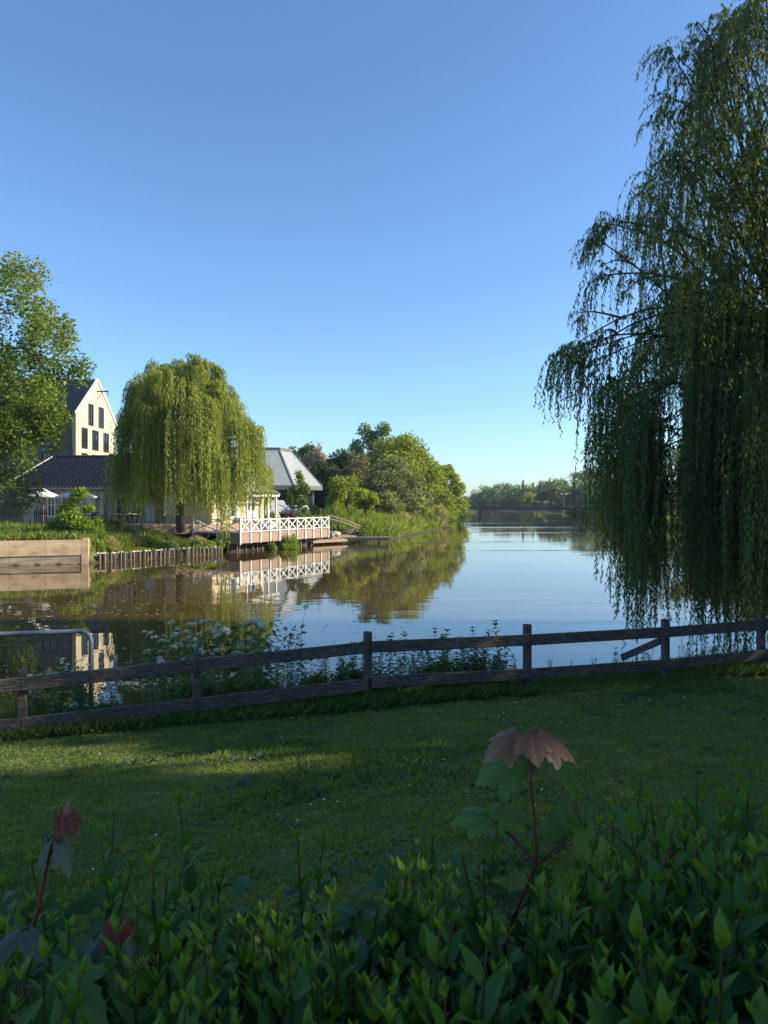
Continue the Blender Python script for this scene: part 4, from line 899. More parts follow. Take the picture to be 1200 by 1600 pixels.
def conifer(label, px, ptop, Y, seed):
    rng = np.random.default_rng(seed); x = (px-CX)/FPX*Y; top = EYE-(ptop-HY)/FPX*Y; z0 = 1.5; r0 = top*.11
    root = thing('conifer_tree', label, 'conifer', (x, Y, z0), 0, 'conifers beyond the bridge'); n = 2600
    t = 1-rng.uniform(0, 1, n)**.5*1.0; az = rng.uniform(0, 2*PI, n); rr = r0*(1-t*.97)*rng.uniform(.3, 1, n)*(.8+.2*np.sin(t*50))
    P = np.column_stack([x+rr*np.cos(az), Y+rr*np.sin(az), z0+1+(top-z0-1)*t])
    leafcloud('crown', P, rng, .7, .35, M['conifer'], root, rng.uniform(0, 1, n), .2)
    MB().tube([(x, Y, z0-.2), (x, Y, top-1)], [.3, .05], 7).build('trunk', M['bark'], root)
conifer('tallest thin conifer spire on the far skyline', 817, 748, 356, 1); conifer('middle conifer tip on the far skyline', 833, 752, 362, 2); conifer('right most blunt conifer tip on the far skyline', 843, 751, 366, 3)
# right bank
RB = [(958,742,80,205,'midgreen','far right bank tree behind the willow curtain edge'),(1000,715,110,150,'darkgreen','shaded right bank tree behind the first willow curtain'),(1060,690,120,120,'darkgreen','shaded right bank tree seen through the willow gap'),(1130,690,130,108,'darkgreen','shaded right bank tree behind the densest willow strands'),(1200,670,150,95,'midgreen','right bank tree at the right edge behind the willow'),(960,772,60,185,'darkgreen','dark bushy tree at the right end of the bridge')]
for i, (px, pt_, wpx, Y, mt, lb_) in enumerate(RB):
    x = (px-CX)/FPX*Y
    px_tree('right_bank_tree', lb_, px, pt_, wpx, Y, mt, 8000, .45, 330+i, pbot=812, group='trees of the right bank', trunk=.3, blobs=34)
for i, (px, Y, h, r, mt, lb_) in enumerate([(1055, 103, 1.6, 2.2, 'yellowgreen', 'sunlit bright bush at the right bank waterline in the willow gap'), (900, 190, 2.2, 4, 'darkgreen', 'dark bushes under the right part of the bridge'), (935, 186, 2.4, 4, 'midgreen', 'waterside bush under the bridge end near the willow'), (722, 190, 2.2, 2.6, 'midgreen', 'green bush at the left bridge abutment')]):
    x = (px-CX)/FPX*Y; shrub('waterside_bush', lb_, x, Y, h, r, mt, .4, 2600, 360+i, None, max(hz(x, Y), .05))
P = scatter(60000, 24, 75, 30, 230, .1, 7, rg)
tag(blades('right_bank_grass', P, rg.uniform(.4, 1.1, len(P)), .09, rg, M['bankgrass'], .45+.18*rg.normal(size=len(P)), .3), kind='stuff')
# ------------------------------------------------------------------ the near weeping willow on this bank
nr = np.random.default_rng(31); nb = np.array([10.5, 16.6]); cl = []; lim = []
RT = [(0, 17.2), (1.5, 16.2), (2.15, 14.9), (3.7, 13.2), (3.95, 11.6), (4.9, 9.7), (5.35, 8.6), (6.1, 6.9)]
def ntop(r): return float(np.interp(r, [a for a, b in RT], [b for a, b in RT]))
def nbot(r): return float(np.interp(r, [0, 2.6, 3.2, 3.3, 4.15, 4.25, 4.95, 5.05, 6.1], [.45, .45, .7, .8, .75, 2.2, 2.3, 4.8, 5.2]))
BX = [(860, 690), (935, 700), (938, 790), (955, 850), (975, 895), (995, 915), (1000, 985), (1040, 990), (1046, 700), (1074, 700), (1078, 930), (1108, 950), (1114, 1035), (1900, 1040)]
def nbot(x, y):                                     # lowest reach of the curtain, seen along the bank
    p = float(np.interp(CX+FPX*x/y, [a for a, b in BX], [b for a, b in BX])); return max(.35, EYE-(p-HY)/FPX*16.4)
nboughs = 105
for bgh in range(nboughs):
    r = 4.75*nr.uniform(0, 1)**.5; th = nr.uniform(0, 2*PI); zc = ntop(r)
    low = nr.uniform() < .55
    bz = zc-abs(nr.normal())*.2 if not low else nr.uniform(min(4.2, zc-.5), zc)
    bx, by = nb[0]+r*math.cos(th), nb[1]+r*math.sin(th); lim.append((bx, by, bz-.1))
    for c in range(6 if bz < 9.5 else 4):
        x, y = bx+nr.normal()*.42, by+nr.normal()*.42; za = min(bz+nr.normal()*.3, ntop(min(6.05, math.hypot(x-nb[0], y-nb[1])))); zb = nbot(x, y)+abs(nr.normal())*.35
        if y < 13: zb = max(zb, 1.7)
        if y < 13.4 and x > 7.5: zb = max(zb, 3.0)
        px_ = CX+FPX*x/y
        L = za-zb if (low and nr.uniform() < .55) else min(za-zb, nr.uniform(1.2, 3.4))
        if za-L < 6.0 and 1040 < px_ < 1080: L = za-6.1
        if L < .7: continue
        cl.append(((x, y, za), L, 12 if za < 10 else 6, .15, (math.cos(th)*.8, math.sin(th)*.8)))
for i in range(120):                                 # dense low curtains and bushy upper sprays
    if i < 75: px_ = nr.choice([nr.uniform(945, 1040), nr.uniform(1076, 1110), nr.uniform(1112, 1290), nr.uniform(1112, 1290)]); Y = nr.uniform(14.2, 18.5); za = nr.uniform(3.8, 8.2)
    else: px_ = nr.uniform(1040, 1330); Y = nr.uniform(14.0, 19); za = nr.uniform(8, 15)
    x = (px_-CX)/FPX*Y
    if i < 75:
        zb = nbot(x, Y)+abs(nr.normal())*.3; cl.append(((x, Y, za), max(.8, za-zb), 14, .17, (-.25, 0)))
    else:
        za = min(za, ntop(min(6, math.hypot(x-nb[0], Y-nb[1])))); cl.append(((x, Y, za), nr.uniform(.6, 1.5), 14, .3, (nr.normal()*.9, nr.normal()*.9)))
for px, py, L in ((868, 545, 1.9), (880, 535, 2.0), (900, 545, 1.7), (915, 560, 1.9), (878, 560, 1.7), (912, 375, 1.3), (930, 350, 1.5), (920, 430, 2.6), (940, 345, 1.5), (955, 600, 4.0), (965, 640, 3.6), (985, 620, 4.3), (1010, 700, 3.9), (1030, 740, 3.4), (1020, 660, 4.3), (1085, 740, 3.0), (1100, 720, 3.2), (1020, 75, 1.2), (1035, 90, 1.3), (1018, 150, 1.0), (1012, 175, 1.0), (1060, 60, 1.2), (1120, 20, 1.2), (1030, 250, 1.0)):
    p = at(px+24, py, 16.4+nr.uniform(-.8, .8)); cl.append((tuple(p), L, 13 if py > 300 else 8, .17, (-.9, 0))); lim.append(tuple(p))
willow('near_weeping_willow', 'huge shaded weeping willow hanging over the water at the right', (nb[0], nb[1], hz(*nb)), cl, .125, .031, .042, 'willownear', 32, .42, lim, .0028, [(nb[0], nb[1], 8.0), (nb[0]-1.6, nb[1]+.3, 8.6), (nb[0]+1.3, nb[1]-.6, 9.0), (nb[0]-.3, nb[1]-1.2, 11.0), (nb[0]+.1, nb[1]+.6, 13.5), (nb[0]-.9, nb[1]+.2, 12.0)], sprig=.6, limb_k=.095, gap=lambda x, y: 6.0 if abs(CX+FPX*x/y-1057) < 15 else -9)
# broad trees right of the lawn, out of the frame, that keep the lawn in shade
SH = [(17, -5.5, 12, 5.2, 'broad shade tree right of the lawn, nearest the camera side'), (16, 1.2, 11.5, 4.8, 'broad shade tree right of the lawn beside the hedge'), (17, 5.6, 12, 3.3, 'broad shade tree right of the lawn near the fence end'), (19, 9.7, 12, 2.7, 'slim airy shade tree between the broad ones right of the lawn'), (22.5, 17.2, 14, 4.6, 'broad shade tree right of the near willow'), (25, 4, 14, 6.2, 'tall shade tree in the second row right of the lawn'), (25, -6, 13.5, 6.0, 'tall shade tree behind the nearest shade tree')]
for i, (x, y, t, r, lb_) in enumerate(SH):
    broadleaf('shade_tree', lb_, x, y, t, r, 1.6, r*.9, 16500 if r < 3 else 22000, .34, 'midgreen', 400+i, 'shade trees right of the lawn', blobs=60, blobr=.27, trunk=.3, shape=.3)
# ------------------------------------------------------------------ near fence
fn = thing('rail_fence', 'weathered dark two rail timber fence along the near riverbank', 'fence', (-.21, 10.5, .45))
POSTS = [(33, 9.0, 1050), (308, 9.75, 1021), (577, 10.5, 989), (828, 11.2, 977), (1045, 11.9, 969), (1195, 12.35, 958), (1400, 13.0, 950), (-190, 8.5, 1075)]
fo = Vector((-.297, .955, 0))
for px, Y, pyt in POSTS:
    p = at(px, pyt, Y)+fo*.085
    mb = MB(); mb.bar((p.x, p.y, hz(p.x, p.y)-.4), (p.x, p.y, p.z), .115, .105, up=(.955, .297, 0), bev=.012); mb.build('post', M['fence'], fn)
def rail(pts, hg):
    for (a, b) in zip(pts, pts[1:]):
        pa, pb = at(*a), at(*b); d = (pb-pa).normalized()*.004
        mb = MB(); mb.bar(pa+d, pb-d, .045, hg, bev=.006); mb.build('rail', M['fence'], fn)
rail([(-190, 1090, 8.5), (33, 1069, 9.0), (308, 1039.5, 9.75), (575, 1011.5, 10.5)], .165)
rail([(580, 1011, 10.5), (828, 1000, 11.2), (1045, 987.5, 11.9), (1195, 976, 12.35), (1400, 962, 13.0)], .165)
rail([(-190, 1154, 8.5), (33, 1133, 9.0), (308, 1101, 9.75), (575, 1069.5, 10.5)], .18)
rail([(580, 1066, 10.5), (828, 1053, 11.2), (1045, 1038, 11.9), (1195, 1022.5, 12.35), (1400, 1004, 13.0)], .165)
mb = MB(); mb.bar(at(1040, 1003, 11.98)+fo*.12, at(1000, 1037, 12.3)+fo*.5, .05, .11); mb.build('brace', M['fence'], fn)
# ------------------------------------------------------------------ galvanised tube rail at the water
tr = thing('tube_railing', 'grey galvanised tube railing with a rounded corner behind the fence at left', 'railing', tuple(at(140, 1105, 10.7)))
c = at(142, 986, 10.7); pts = [at(-420, 996, 9.6), at(0, 991, 10.4), c+Vector((-.22, -.02, 0))]
for t in np.linspace(0, PI/2, 6): pts.append(c+Vector((-.16+.16*math.sin(t), 0, -.16+.16*math.cos(t))))
pts.append(Vector((c.x, c.y, -.5)))
mb = MB(); mb.tube(pts, .035, 12); mb.build('tube', M['galv'], tr, True)
pl_ = at(-420, 996, 9.6); MB().tube([pl_, (pl_.x, pl_.y, -.2)], .042, 12).build('post', M['galv'], tr, True)
# ------------------------------------------------------------------ lawn grass
gr = np.random.default_rng(51)
def lawnpts(n):
    Y = 1.5+11.0*gr.uniform(0, 1, n)**1.25; X = gr.uniform(-1, 1, n)*(Y*.62+1.6)
    P = np.column_stack([X, Y]); nd = 2.3-((X+.21)*(-.297)+(Y-10.5)*.955); k = nd > 2.15; P = P[k]
    return np.column_stack([P, height(P)-.006]), nd[k]
P, nd = lawnpts(520000)
pat = wob(P[:,0], P[:,1], 1.15, 2)+.6*wob(P[:,0], P[:,1], 3.1, 5); tuft = np.clip((pat-.32)*3, 0, 1)
H = gr.uniform(.022, .055, len(P))*(1+.9*tuft)*(1+.45*wob(P[:,0], P[:,1], 9.0, 4))*(1+.5*np.clip(1-(nd-2.3)/1.2, 0, 1))
tag(blades('lawn_grass', P, H, gr.uniform(.0035, .0065, len(P))*(1+.5*tuft), gr, M['grass'], .5+.16*gr.normal(size=len(P))-.22*tuft+.30*wob(P[:,0], P[:,1], .8, 1)+.12*wob(P[:,0], P[:,1], 5.3, 3)+.16*wob(P[:,0], P[:,1], 11.0, 7), .95), kind='stuff')
ro = np.random.default_rng(57); LR = 2600; Yr = 2.6+8.2*ro.uniform(0, 1, LR)**1.1; Xr = ro.uniform(-.62, .62, LR)*Yr
pm = wob(Xr, Yr, 1.15, 2)+.6*wob(Xr, Yr, 3.1, 5); kk = (ro.uniform(size=LR) < np.clip((pm-.12)*2.6, .04, 1)) & (2.3-((Xr+.21)*(-.297)+(Yr-10.5)*.955) > 2.4); Xr, Yr = Xr[kk], Yr[kk]
nl = 8; Pr = np.repeat(np.column_stack([Xr, Yr, height(np.column_stack([Xr, Yr]))]), nl, 0); n = len(Pr); az = ro.uniform(0, 2*PI, n)
Dr = unit(np.stack([np.cos(az), np.sin(az), ro.uniform(.25, 1.1, n)], 1)); Sr = unit(np.cross(Dr, np.array([0, 0, 1.0])+ro.normal(size=(n, 3))*.2)); Lr = ro.uniform(.04, .10, n)
Vr, Fr = kites(Pr, Dr, Sr, Lr, Lr*.32, .15)
tag(npmesh('lawn_weeds', Vr, Fr, leafmat('lawn_weed_leaf', [(0, (.04,.085,.05)), (1, (.09,.15,.075))], .25, .45), None, np.repeat(ro.uniform(0, 1, n), 4)), kind='stuff')
# rough growth at the foot of the fence and down to the water
n = 110000; s = gr.uniform(-6.5, 9.5, n); o = gr.uniform(-.35, 2.25, n)
P = np.column_stack([-.21+.955*s-.297*o, 10.5+.297*s+.955*o]); h = height(P); P = np.column_stack([P, h-.01])
thin = np.interp(s, [-6.5, -4.6, -4.2, 1.5, 2.6, 4.4, 5.2, 9.5], [1, .9, 1, 1, .45, .4, 1, 1])
keep = (h > .02) & (gr.uniform(size=n) < thin); P, s, o = P[keep], s[keep], o[keep]
H = gr.uniform(.07, .24, len(P))*np.interp(s, [-6, -4, 2, 3, 5, 6, 9], [.9, 1.1, 1.2, .6, .7, 1.3, 1.3])
tag(blades('fence_foot_grass', P, H, gr.uniform(.005, .011, len(P)), gr, M['weed'], .5+.2*gr.normal(size=len(P)), .4), kind='stuff')
# ------------------------------------------------------------------ leaf shapes
def leafshape(L, Wd, fold=.25, curl=.25, rows=6):
    V = []; F = []
    for i in range(rows+1):
        t = i/rows; wv = Wd*.5*(math.sin(PI*min(t*1.02, 1)**.85)**.9 if 0 < t < 1 else 0.0)*(1.1-.25*t)
        z = -curl*L*t*t; x = L*t*(1-.1*curl*t)
        V += [(x, -wv, z+fold*wv), (x, 0, z), (x, wv, z+fold*wv)]
    for i in range(rows):
        a = i*3; F += [(a, a+3, a+4, a+1), (a+1, a+4, a+5, a+2)]
    return np.array(V), F
def place(V, o, d, nrm):
    d = np.array(d, float); d /= np.linalg.norm(d); nrm = np.array(nrm, float); nrm = nrm-d*(nrm@d); nrm /= max(np.linalg.norm(nrm), 1e-6)
    s = np.cross(nrm, d); return V@np.array([d, s, nrm])+np.array(o)
class LB:                                            # leaves and stems of one plant in one mesh, with per-leaf colour
    def __init__(s): s.v = []; s.f = []; s.va = []; s.mi = []; s.n = 0
    def add(s, V, F, var, mi=0):
        s.v.append(np.asarray(V, float)); s.f += [tuple(i+s.n for i in (f if len(f) == 4 else (*f, f[-1]))) for f in F]; s.va += [var]*len(V) if np.isscalar(var) else list(var); s.mi += [mi]*len(F); s.n += len(V); return s
    def stem(s, pts, radii, mi=1, n=5):
        mb = MB(); mb.tube(pts, radii, n, cap=False); return s.add(np.array([tuple(v) for v in mb.v]), mb.f, .5, mi)
    def build(s, name, mats, parent=None):
        V = np.concatenate(s.v); 
        if parent is not None: V = V-np.array(worldloc(parent))
        me = bpy.data.meshes.new(name); F = [f if f[2] != f[3] else f[:3] for f in s.f]
        me.from_pydata([tuple(v) for v in V], [], F); me.update()
        me.polygons.foreach_set('material_index', s.mi); me.polygons.foreach_set('use_smooth', [True]*len(F))
        a = me.attributes.new('var', 'FLOAT', 'POINT'); a.data.foreach_set('value', np.clip(np.array(s.va, np.float32), 0, 1))
        return link(name, me, mats, parent)
# ------------------------------------------------------------------ weeds behind the fence: upright stems with whorled narrow leaves
def weed(seed, h):
    rng = np.random.default_rng(seed); b = LB(); lx, ly = rng.normal(size=2)*.05
    st = [(lx*t*t*h, ly*t*t*h, t*h) for t in np.linspace(0, 1, 6)]; b.stem(st, [.006-.004*i/5 for i in range(6)])
    z = h*.15; k = 0
    while z < h:
        t = z/h; L = (.20-.09*t)*rng.uniform(.8, 1.2)
        for q in range(3 if t < .9 else 5):
            a = k*1.05+q*2*PI/(3 if t < .9 else 5)+rng.normal()*.2
            V, F = leafshape(L*(1 if t < .9 else .8), L*.36, .2, .35, 4); el = .35+.6*(t > .9)+rng.normal()*.15
            b.add(place(V, (lx*t*t*h, ly*t*t*h, z), (math.cos(a), math.sin(a), el), (-math.cos(a)*el, -math.sin(a)*el, 1)), F, .45+rng.normal()*.15+.25*t)
        z += .055*rng.uniform(.8, 1.3); k += 1
    return b.build('tall_weed', [M['weed'], M['green_stem']])
wp = [weed(i, h) for i, h in enumerate((.95, 1.1, .85, 1.0, 1.15, .75))]
for o in wp: tag(o, 'upright leafy weed with whorled narrow leaves growing behind the timber fence', 'weed', 'tall weeds behind the fence')
rw = random.Random(9); cnt = 0
for i in range(430):
    s = rw.uniform(-6.3, 8.8); o = rw.uniform(.16, 1.75)
    dens = float(np.interp(s, [-6.3, -2.2, -1.6, 2.3, 2.7, 4.6, 4.9, 8.8], [.55, .6, 1, 1, .12, .12, .35, .6]))
    if rw.random() > dens: continue
    x, y = -.21+.955*s-.297*o, 10.5+.297*s+.955*o; z = hz(x, y)
    if z < .03: continue
    ob = wp[cnt] if cnt < len(wp) else wp[rw.randrange(len(wp))].copy()
    if cnt >= len(wp): col.objects.link(ob)
    sc_ = rw.uniform(.5, .98)*(1 if s < 2.4 else .62)*(1 if s > -2 else .8); ob.location = (x, y, z-.02); ob.rotation_euler = (rw.gauss(0, .07), rw.gauss(0, .07), rw.uniform(0, 6.3)); ob.scale = (sc_,)*3; cnt += 1
for i, (s, h, r) in enumerate(((-2.4, .55, .6), (-1.5, .62, .65), (-.7, .5, .6), (.15, .62, .6), (.9, .5, .6), (1.6, .66, .6), (2.2, .6, .45))):
    o = .75+.15*math.sin(i*2.1); x, y = -.21+.955*s-.297*o, 10.5+.297*s+.955*o
    shrub('nettle_clump', ['dense leafy clump among the white umbels left of the middle post', 'leafy clump under the tall bare umbel plant', 'leafy clump directly left of the middle fence post', 'leafy clump directly behind the middle fence post', 'leafy clump just right of the middle fence post', 'leafy clump midway between the middle and next right post', 'dark leafy clump at the left side of the right middle post'][i], x, y, h, r, 'weed', .085, 2200, 600+i, 'leafy clumps behind the fence', hz(x, y)-.03, 'weed', .45, 14)
# ------------------------------------------------------------------ cow parsley
def umbel(rng, c, R):
    V, F = [], []; c = np.array(c)
    nrm = np.array([rng.normal()*.35, rng.normal()*.35-.15, 1.0]); nrm /= np.linalg.norm(nrm)
    e1 = np.cross(nrm, [0, 1, 0]); e1 /= np.linalg.norm(e1); e2 = np.cross(nrm, e1); o = 0
    for k in range(13):
        a = k*2.4; rr = R*math.sqrt((k+.4)/13); cc = c+(e1*math.cos(a)+e2*math.sin(a))*rr+nrm*(.45*R-.55*rr*rr/R)
        for q in range(12):
            b = rng.uniform(0, 2*PI); r2 = R*.23*math.sqrt(rng.uniform()); pc = cc+(e1*math.cos(b)+e2*math.sin(b))*r2+nrm*rng.normal()*.006; s = .0056*rng.uniform(.7, 1.4)
            t = rng.normal(size=3)*.5+nrm; t /= np.linalg.norm(t); f1 = np.cross(t, [1, 0, 0]); f1 /= np.linalg.norm(f1); f2 = np.cross(t, f1)
            V += [pc+f1*s, pc+f2*s, pc-f1*s, pc-f2*s]; F.append((o, o+1, o+2, o+3)); o += 4
    return np.array(V), F
def parsley(name, label, cat, grp, seed, h, nb_, green=False):
    rng = np.random.default_rng(seed); root = thing(name, label, cat, (0, 0, 0), 0, grp)
    b = LB(); b.stem([(0, 0, 0), (.02, .01, h*.4), (.03, .02, h*.7)], [.008, .007, .005]); tips = []
    for k in range(nb_):
        a = k*2.4+rng.normal()*.3; z0 = h*rng.uniform(.3, .7); r = h*rng.uniform(.12, .34); z1 = h*rng.uniform(.75, 1.03)
        p0, p1 = np.array([.03*z0/h, .02*z0/h, z0]), np.array([r*math.cos(a), r*math.sin(a), z1]); pm = (p0+p1)/2+np.array([math.cos(a), math.sin(a), -.3])*.05*h
        b.stem([p0, pm, p1], [.005, .004, .0025], 1, 4); tips.append(p1)
        for q in range(8):                                    # umbel rays
            aa = q*.785; R = .05; b.stem([p1, p1+np.array([math.cos(aa)*R*.8, math.sin(aa)*R*.8, .03])], [.0016, .001], 1, 3)
    b.build('stem', [M['weed'], M['green_stem']], root)
    lv = LB()
    for k in range(330):                                       # ferny leaves
        a = rng.uniform(0, 2*PI); z = h*rng.uniform(.05, .9); r = rng.uniform(.02, .28)
        V, F = leafshape(rng.uniform(.06, .13), .035, .2, .3, 4); lv.add(place(V, (r*math.cos(a), r*math.sin(a), z), (math.cos(a+rng.normal()*.8), math.sin(a+rng.normal()*.8), rng.uniform(-.3, .5)), (rng.normal()*.4, rng.normal()*.4, 1)), F, .5+.2*rng.normal())
    lv.build('leaves', [M['weed'], M['green_stem']], root)
    for p in tips:
        V, F = umbel(rng, p+np.array([0, 0, .03]), rng.uniform(.035, .06)); npmesh('umbel', V, F, M['weed'] if green else M['flower'], root, None if not green else np.full(len(V), .7))
    return root
pp = [parsley('cow_parsley', 'white flowering cow parsley plant behind the left half of the fence', 'cow parsley', 'cow parsley behind the fence', 60+i, h, k) for i, (h, k) in enumerate(((1.1, 12), (.95, 10), (1.25, 14), (.8, 9)))]
cnt = 0
for px, py, Y in ((325, 985, 11.8), (290, 1010, 11.6), (345, 1012, 11.5), (265, 1025, 11.2), (375, 1005, 11.9), (310, 1040, 11.0), (215, 1070, 10.7), (200, 1062, 10.8), (240, 1078, 10.6), (270, 1070, 10.7), (105, 1035, 10.3), (70, 1048, 10.2), (130, 1045, 10.4), (250, 995, 12.0), (300, 975, 12.1), (355, 1050, 10.9), (60, 1085, 9.9), (395, 1030, 11.4), (340, 1075, 10.6), (380, 965, 12.2)):
    t = at(px, py, Y); ob = pp[cnt] if cnt < 4 else None; z0 = max(hz(t.x, t.y), .02); hh = max(.45, t.z-z0)
    pr = pp[cnt % 4]; s = hh/(1.1, .95, 1.25, .8)[cnt % 4]
    if cnt < 4: ob.location = (t.x, t.y, z0); ob.scale = (s,)*3; ob.rotation_euler = (0, 0, cnt*1.3)
    else: dup(pr, (t.x, t.y, z0), cnt*1.7, s)
    cnt += 1
sp = parsley('spent_umbel_plant', 'tall bare branching umbel plant past flowering, left of the middle fence post', 'umbel plant', None, 77, 1.45, 6, True)
t = at(448, 960, 11.6); sp.location = (t.x, t.y, max(hz(t.x, t.y), .05)); s = (t.z-sp.location.z)/1.45; sp.scale = (s, s, s)
for i, (px, py, Y, lb_) in enumerate([(1005, 1020, 12.4, 'small dark leafy weed seen under the top rail by the brace'), (1105, 995, 12.9, 'thin dark sapling between the rails at the willow edge'), (965, 1020, 12.2, 'small weed poking over the lower rail')]):
    t = at(px, py, Y); ob = weed(90+i, .7); tag(ob, lb_, 'weed'); z0 = hz(t.x, t.y); s = max(.3, (t.z-z0)/.7); ob.location = (t.x, t.y, z0); ob.scale = (s,)*3
# ------------------------------------------------------------------ daisies and buttercups in the lawn
def daisy(mat, r):
    mb = MB(); V, F = [], []
    mb.lathe((0, 0, .048), [(0, .004), (r*.6, .003), (r, 0), (r*.7, -.002), (0, -.003)], 8)
    return mb.build('daisy' if mat == 'flower' else 'buttercup', M[mat])
dz0, bc0 = daisy('flower', .009), daisy('yellow', .010)
tag(dz0, 'tiny white daisy open in the shaded lawn', 'daisy', 'daisies in the lawn'); tag(bc0, 'tiny yellow buttercup in the lawn', 'buttercup', 'buttercups in the lawn')
rd = random.Random(3)
for i in range(110):
    if i < 70: Y = rd.uniform(8.3, 11.2); x = rd.gauss(3.0, 1.7)
    else: Y = rd.uniform(3.5, 10); x = rd.uniform(-.5, .5)*Y
    if 2.3-((x+.21)*(-.297)+(Y-10.5)*.955) < 2.5: continue
    o = dz0 if i == 0 else dz0.copy()
    if i: col.objects.link(o)
    o.location = (x, Y, hz(x, Y)+.005); o.rotation_euler = (rd.gauss(0, .3), rd.gauss(0, .3), rd.uniform(0, 6))
for i, (px, py) in enumerate(((465, 1290), (693, 1192), (300, 1250), (640, 1230))):
    Y = 9.0
    for _ in range(40):
        p = at(px, py, Y)
        if p.z < hz(p.x, p.y): Y -= .15
    o = bc0 if i == 0 else bc0.copy()
    if i: col.objects.link(o)
    o.location = (p.x, p.y, hz(p.x, p.y)+.005)
# ------------------------------------------------------------------ foreground hedge
hd = thing('hedge', 'dark green leafy hedge with pale young shoot tips along the bottom foreground', 'hedge', (0, 1.2, hz(0, 1.2)))
def shoot(seed, h):
    rng = np.random.default_rng(seed); b = LB(); lx, ly = rng.normal(size=2)*.035
    def at_(t): return np.array([lx*t*t, ly*t*t, -h+h*t])
    b.stem([at_(t) for t in np.linspace(0, 1, 6)], [.0036-.0022*i/5 for i in range(6)])
    n = int(h/.042); a0 = rng.uniform(0, 3)
    for i in range(n+1):
        t = i/n; age = 1-t; a = a0+(i % 2)*PI/2+rng.normal()*.25
        L = (.034+.050*min(1, age*2.2))*rng.uniform(.65, 1.25); el = 2.2-1.35*min(1, age*1.8)+rng.normal()*.2
        for sgn in (0, PI):
            if rng.uniform() < .08: continue
            aa = a+sgn+rng.normal()*.15; d = (math.cos(aa), math.sin(aa), el); V, F = leafshape(L, L*.40, .35, .22*min(1, age*2)+.05, 5)
            var = np.clip(.76-1.55*age, .2, .95)+rng.normal()*.09
            b.add(place(V, at_(t), d, (-math.cos(aa)*el, -math.sin(aa)*el, 1)), F, var)
    for k in range(2):
        V, F = leafshape(.026, .008, .5, .1, 3); aa = k*2.1; b.add(place(V, at_(1), (math.cos(aa)*.3, math.sin(aa)*.3, 1), (-math.cos(aa), -math.sin(aa), .3)), F, .95)
    return b
protos = [shoot(500+i, h).build('shoot', [M['hedge'], M['shoot_stem']]) for i, h in enumerate((.42, .5, .46, .55, .38, .5, .44, .52, .48, .4))]
rs = random.Random(17); spots = []
def toppy(px): return float(np.interp(px, [-200, 60, 170, 290, 380, 460, 560, 640, 760, 860, 960, 1060, 1120, 1200, 1400], [1330, 1400, 1285, 1300, 1400, 1335, 1400, 1330, 1320, 1330, 1260, 1230, 1210, 1225, 1200]))
EX = [(160, 1275), (291, 1262), (240, 1355), (110, 1350), (455, 1320), (480, 1310), (520, 1400), (585, 1380), (616, 1325), (700, 1318), (740, 1330), (775, 1290), (1000, 1215), (1120, 1200), (1165, 1210), (1085, 1235), (955, 1265), (1040, 1265), (890, 1300), (670, 1375)]
def shoot_at(px, py):
    zt = 2.76+rs.gauss(0, .045)+.11*max(0, (px-850)/350); Y = (EYE-zt)*FPX/(py-HY); p = at(px, py, Y); return (p.x, p.y, p.z)
for px, py in EX: spots.append(shoot_at(px, py))
while len(spots) < 460:
    px = rs.uniform(-260, 1460); t = toppy(px)+rs.uniform(10, 60); py = t+(1780-t)*rs.random()**.85
    spots.append(shoot_at(px, py))
for i in range(80):
    px = rs.uniform(870, 1240) if i < 55 else rs.uniform(540, 880); t0 = toppy(px); spots.insert(20, shoot_at(px, rs.uniform(t0, t0+150)))
near = sorted(range(len(spots)), key=lambda i: 0 if i < 20 else 1)
rest = LB(); restV = []; cnt = 0
pd = []
for o in protos:
    co = np.empty(len(o.data.vertices)*3, np.float32); o.data.vertices.foreach_get('co', co); va = np.empty(len(o.data.vertices), np.float32); o.data.attributes['var'].data.foreach_get('value', va)
    pd.append((co.reshape(-1, 3).astype(float), [tuple(f.vertices) for f in o.data.polygons], va, [f.material_index for f in o.data.polygons]))
for i, (x, y, z) in enumerate(spots):
    inframe = abs(x) < y*.53
    k = i % len(protos); rz = rs.uniform(0, 6.3); tx, ty = rs.gauss(0, .09), rs.gauss(0, .09); s = rs.uniform(.66, 1.15)
    if cnt < 100 and inframe:
        o = protos[cnt] if cnt < len(protos) else protos[k].copy()
        if cnt >= len(protos): col.objects.link(o)
        o.parent = hd; o.location = (x-hd.location.x, y-hd.location.y, z-hd.location.z); o.rotation_euler = (tx, ty, rz); o.scale = (s,)*3; cnt += 1
    else:
        V, F, va, mi = pd[k]; c_, s_ = math.cos(rz), math.sin(rz); R = np.array([[c_, -s_, 0], [s_, c_, 0], [0, 0, 1]])
        V2 = (V*s)@R.T; V2[:, 0] += ty*V2[:, 2]; V2[:, 1] -= tx*V2[:, 2]
        rest.v.append(V2+np.array([x, y, z])); rest.f += [tuple(q+rest.n for q in (f if len(f) == 4 else (*f, f[-1]))) for f in F]; rest.va += list(va); rest.mi += mi; rest.n += len(V2)
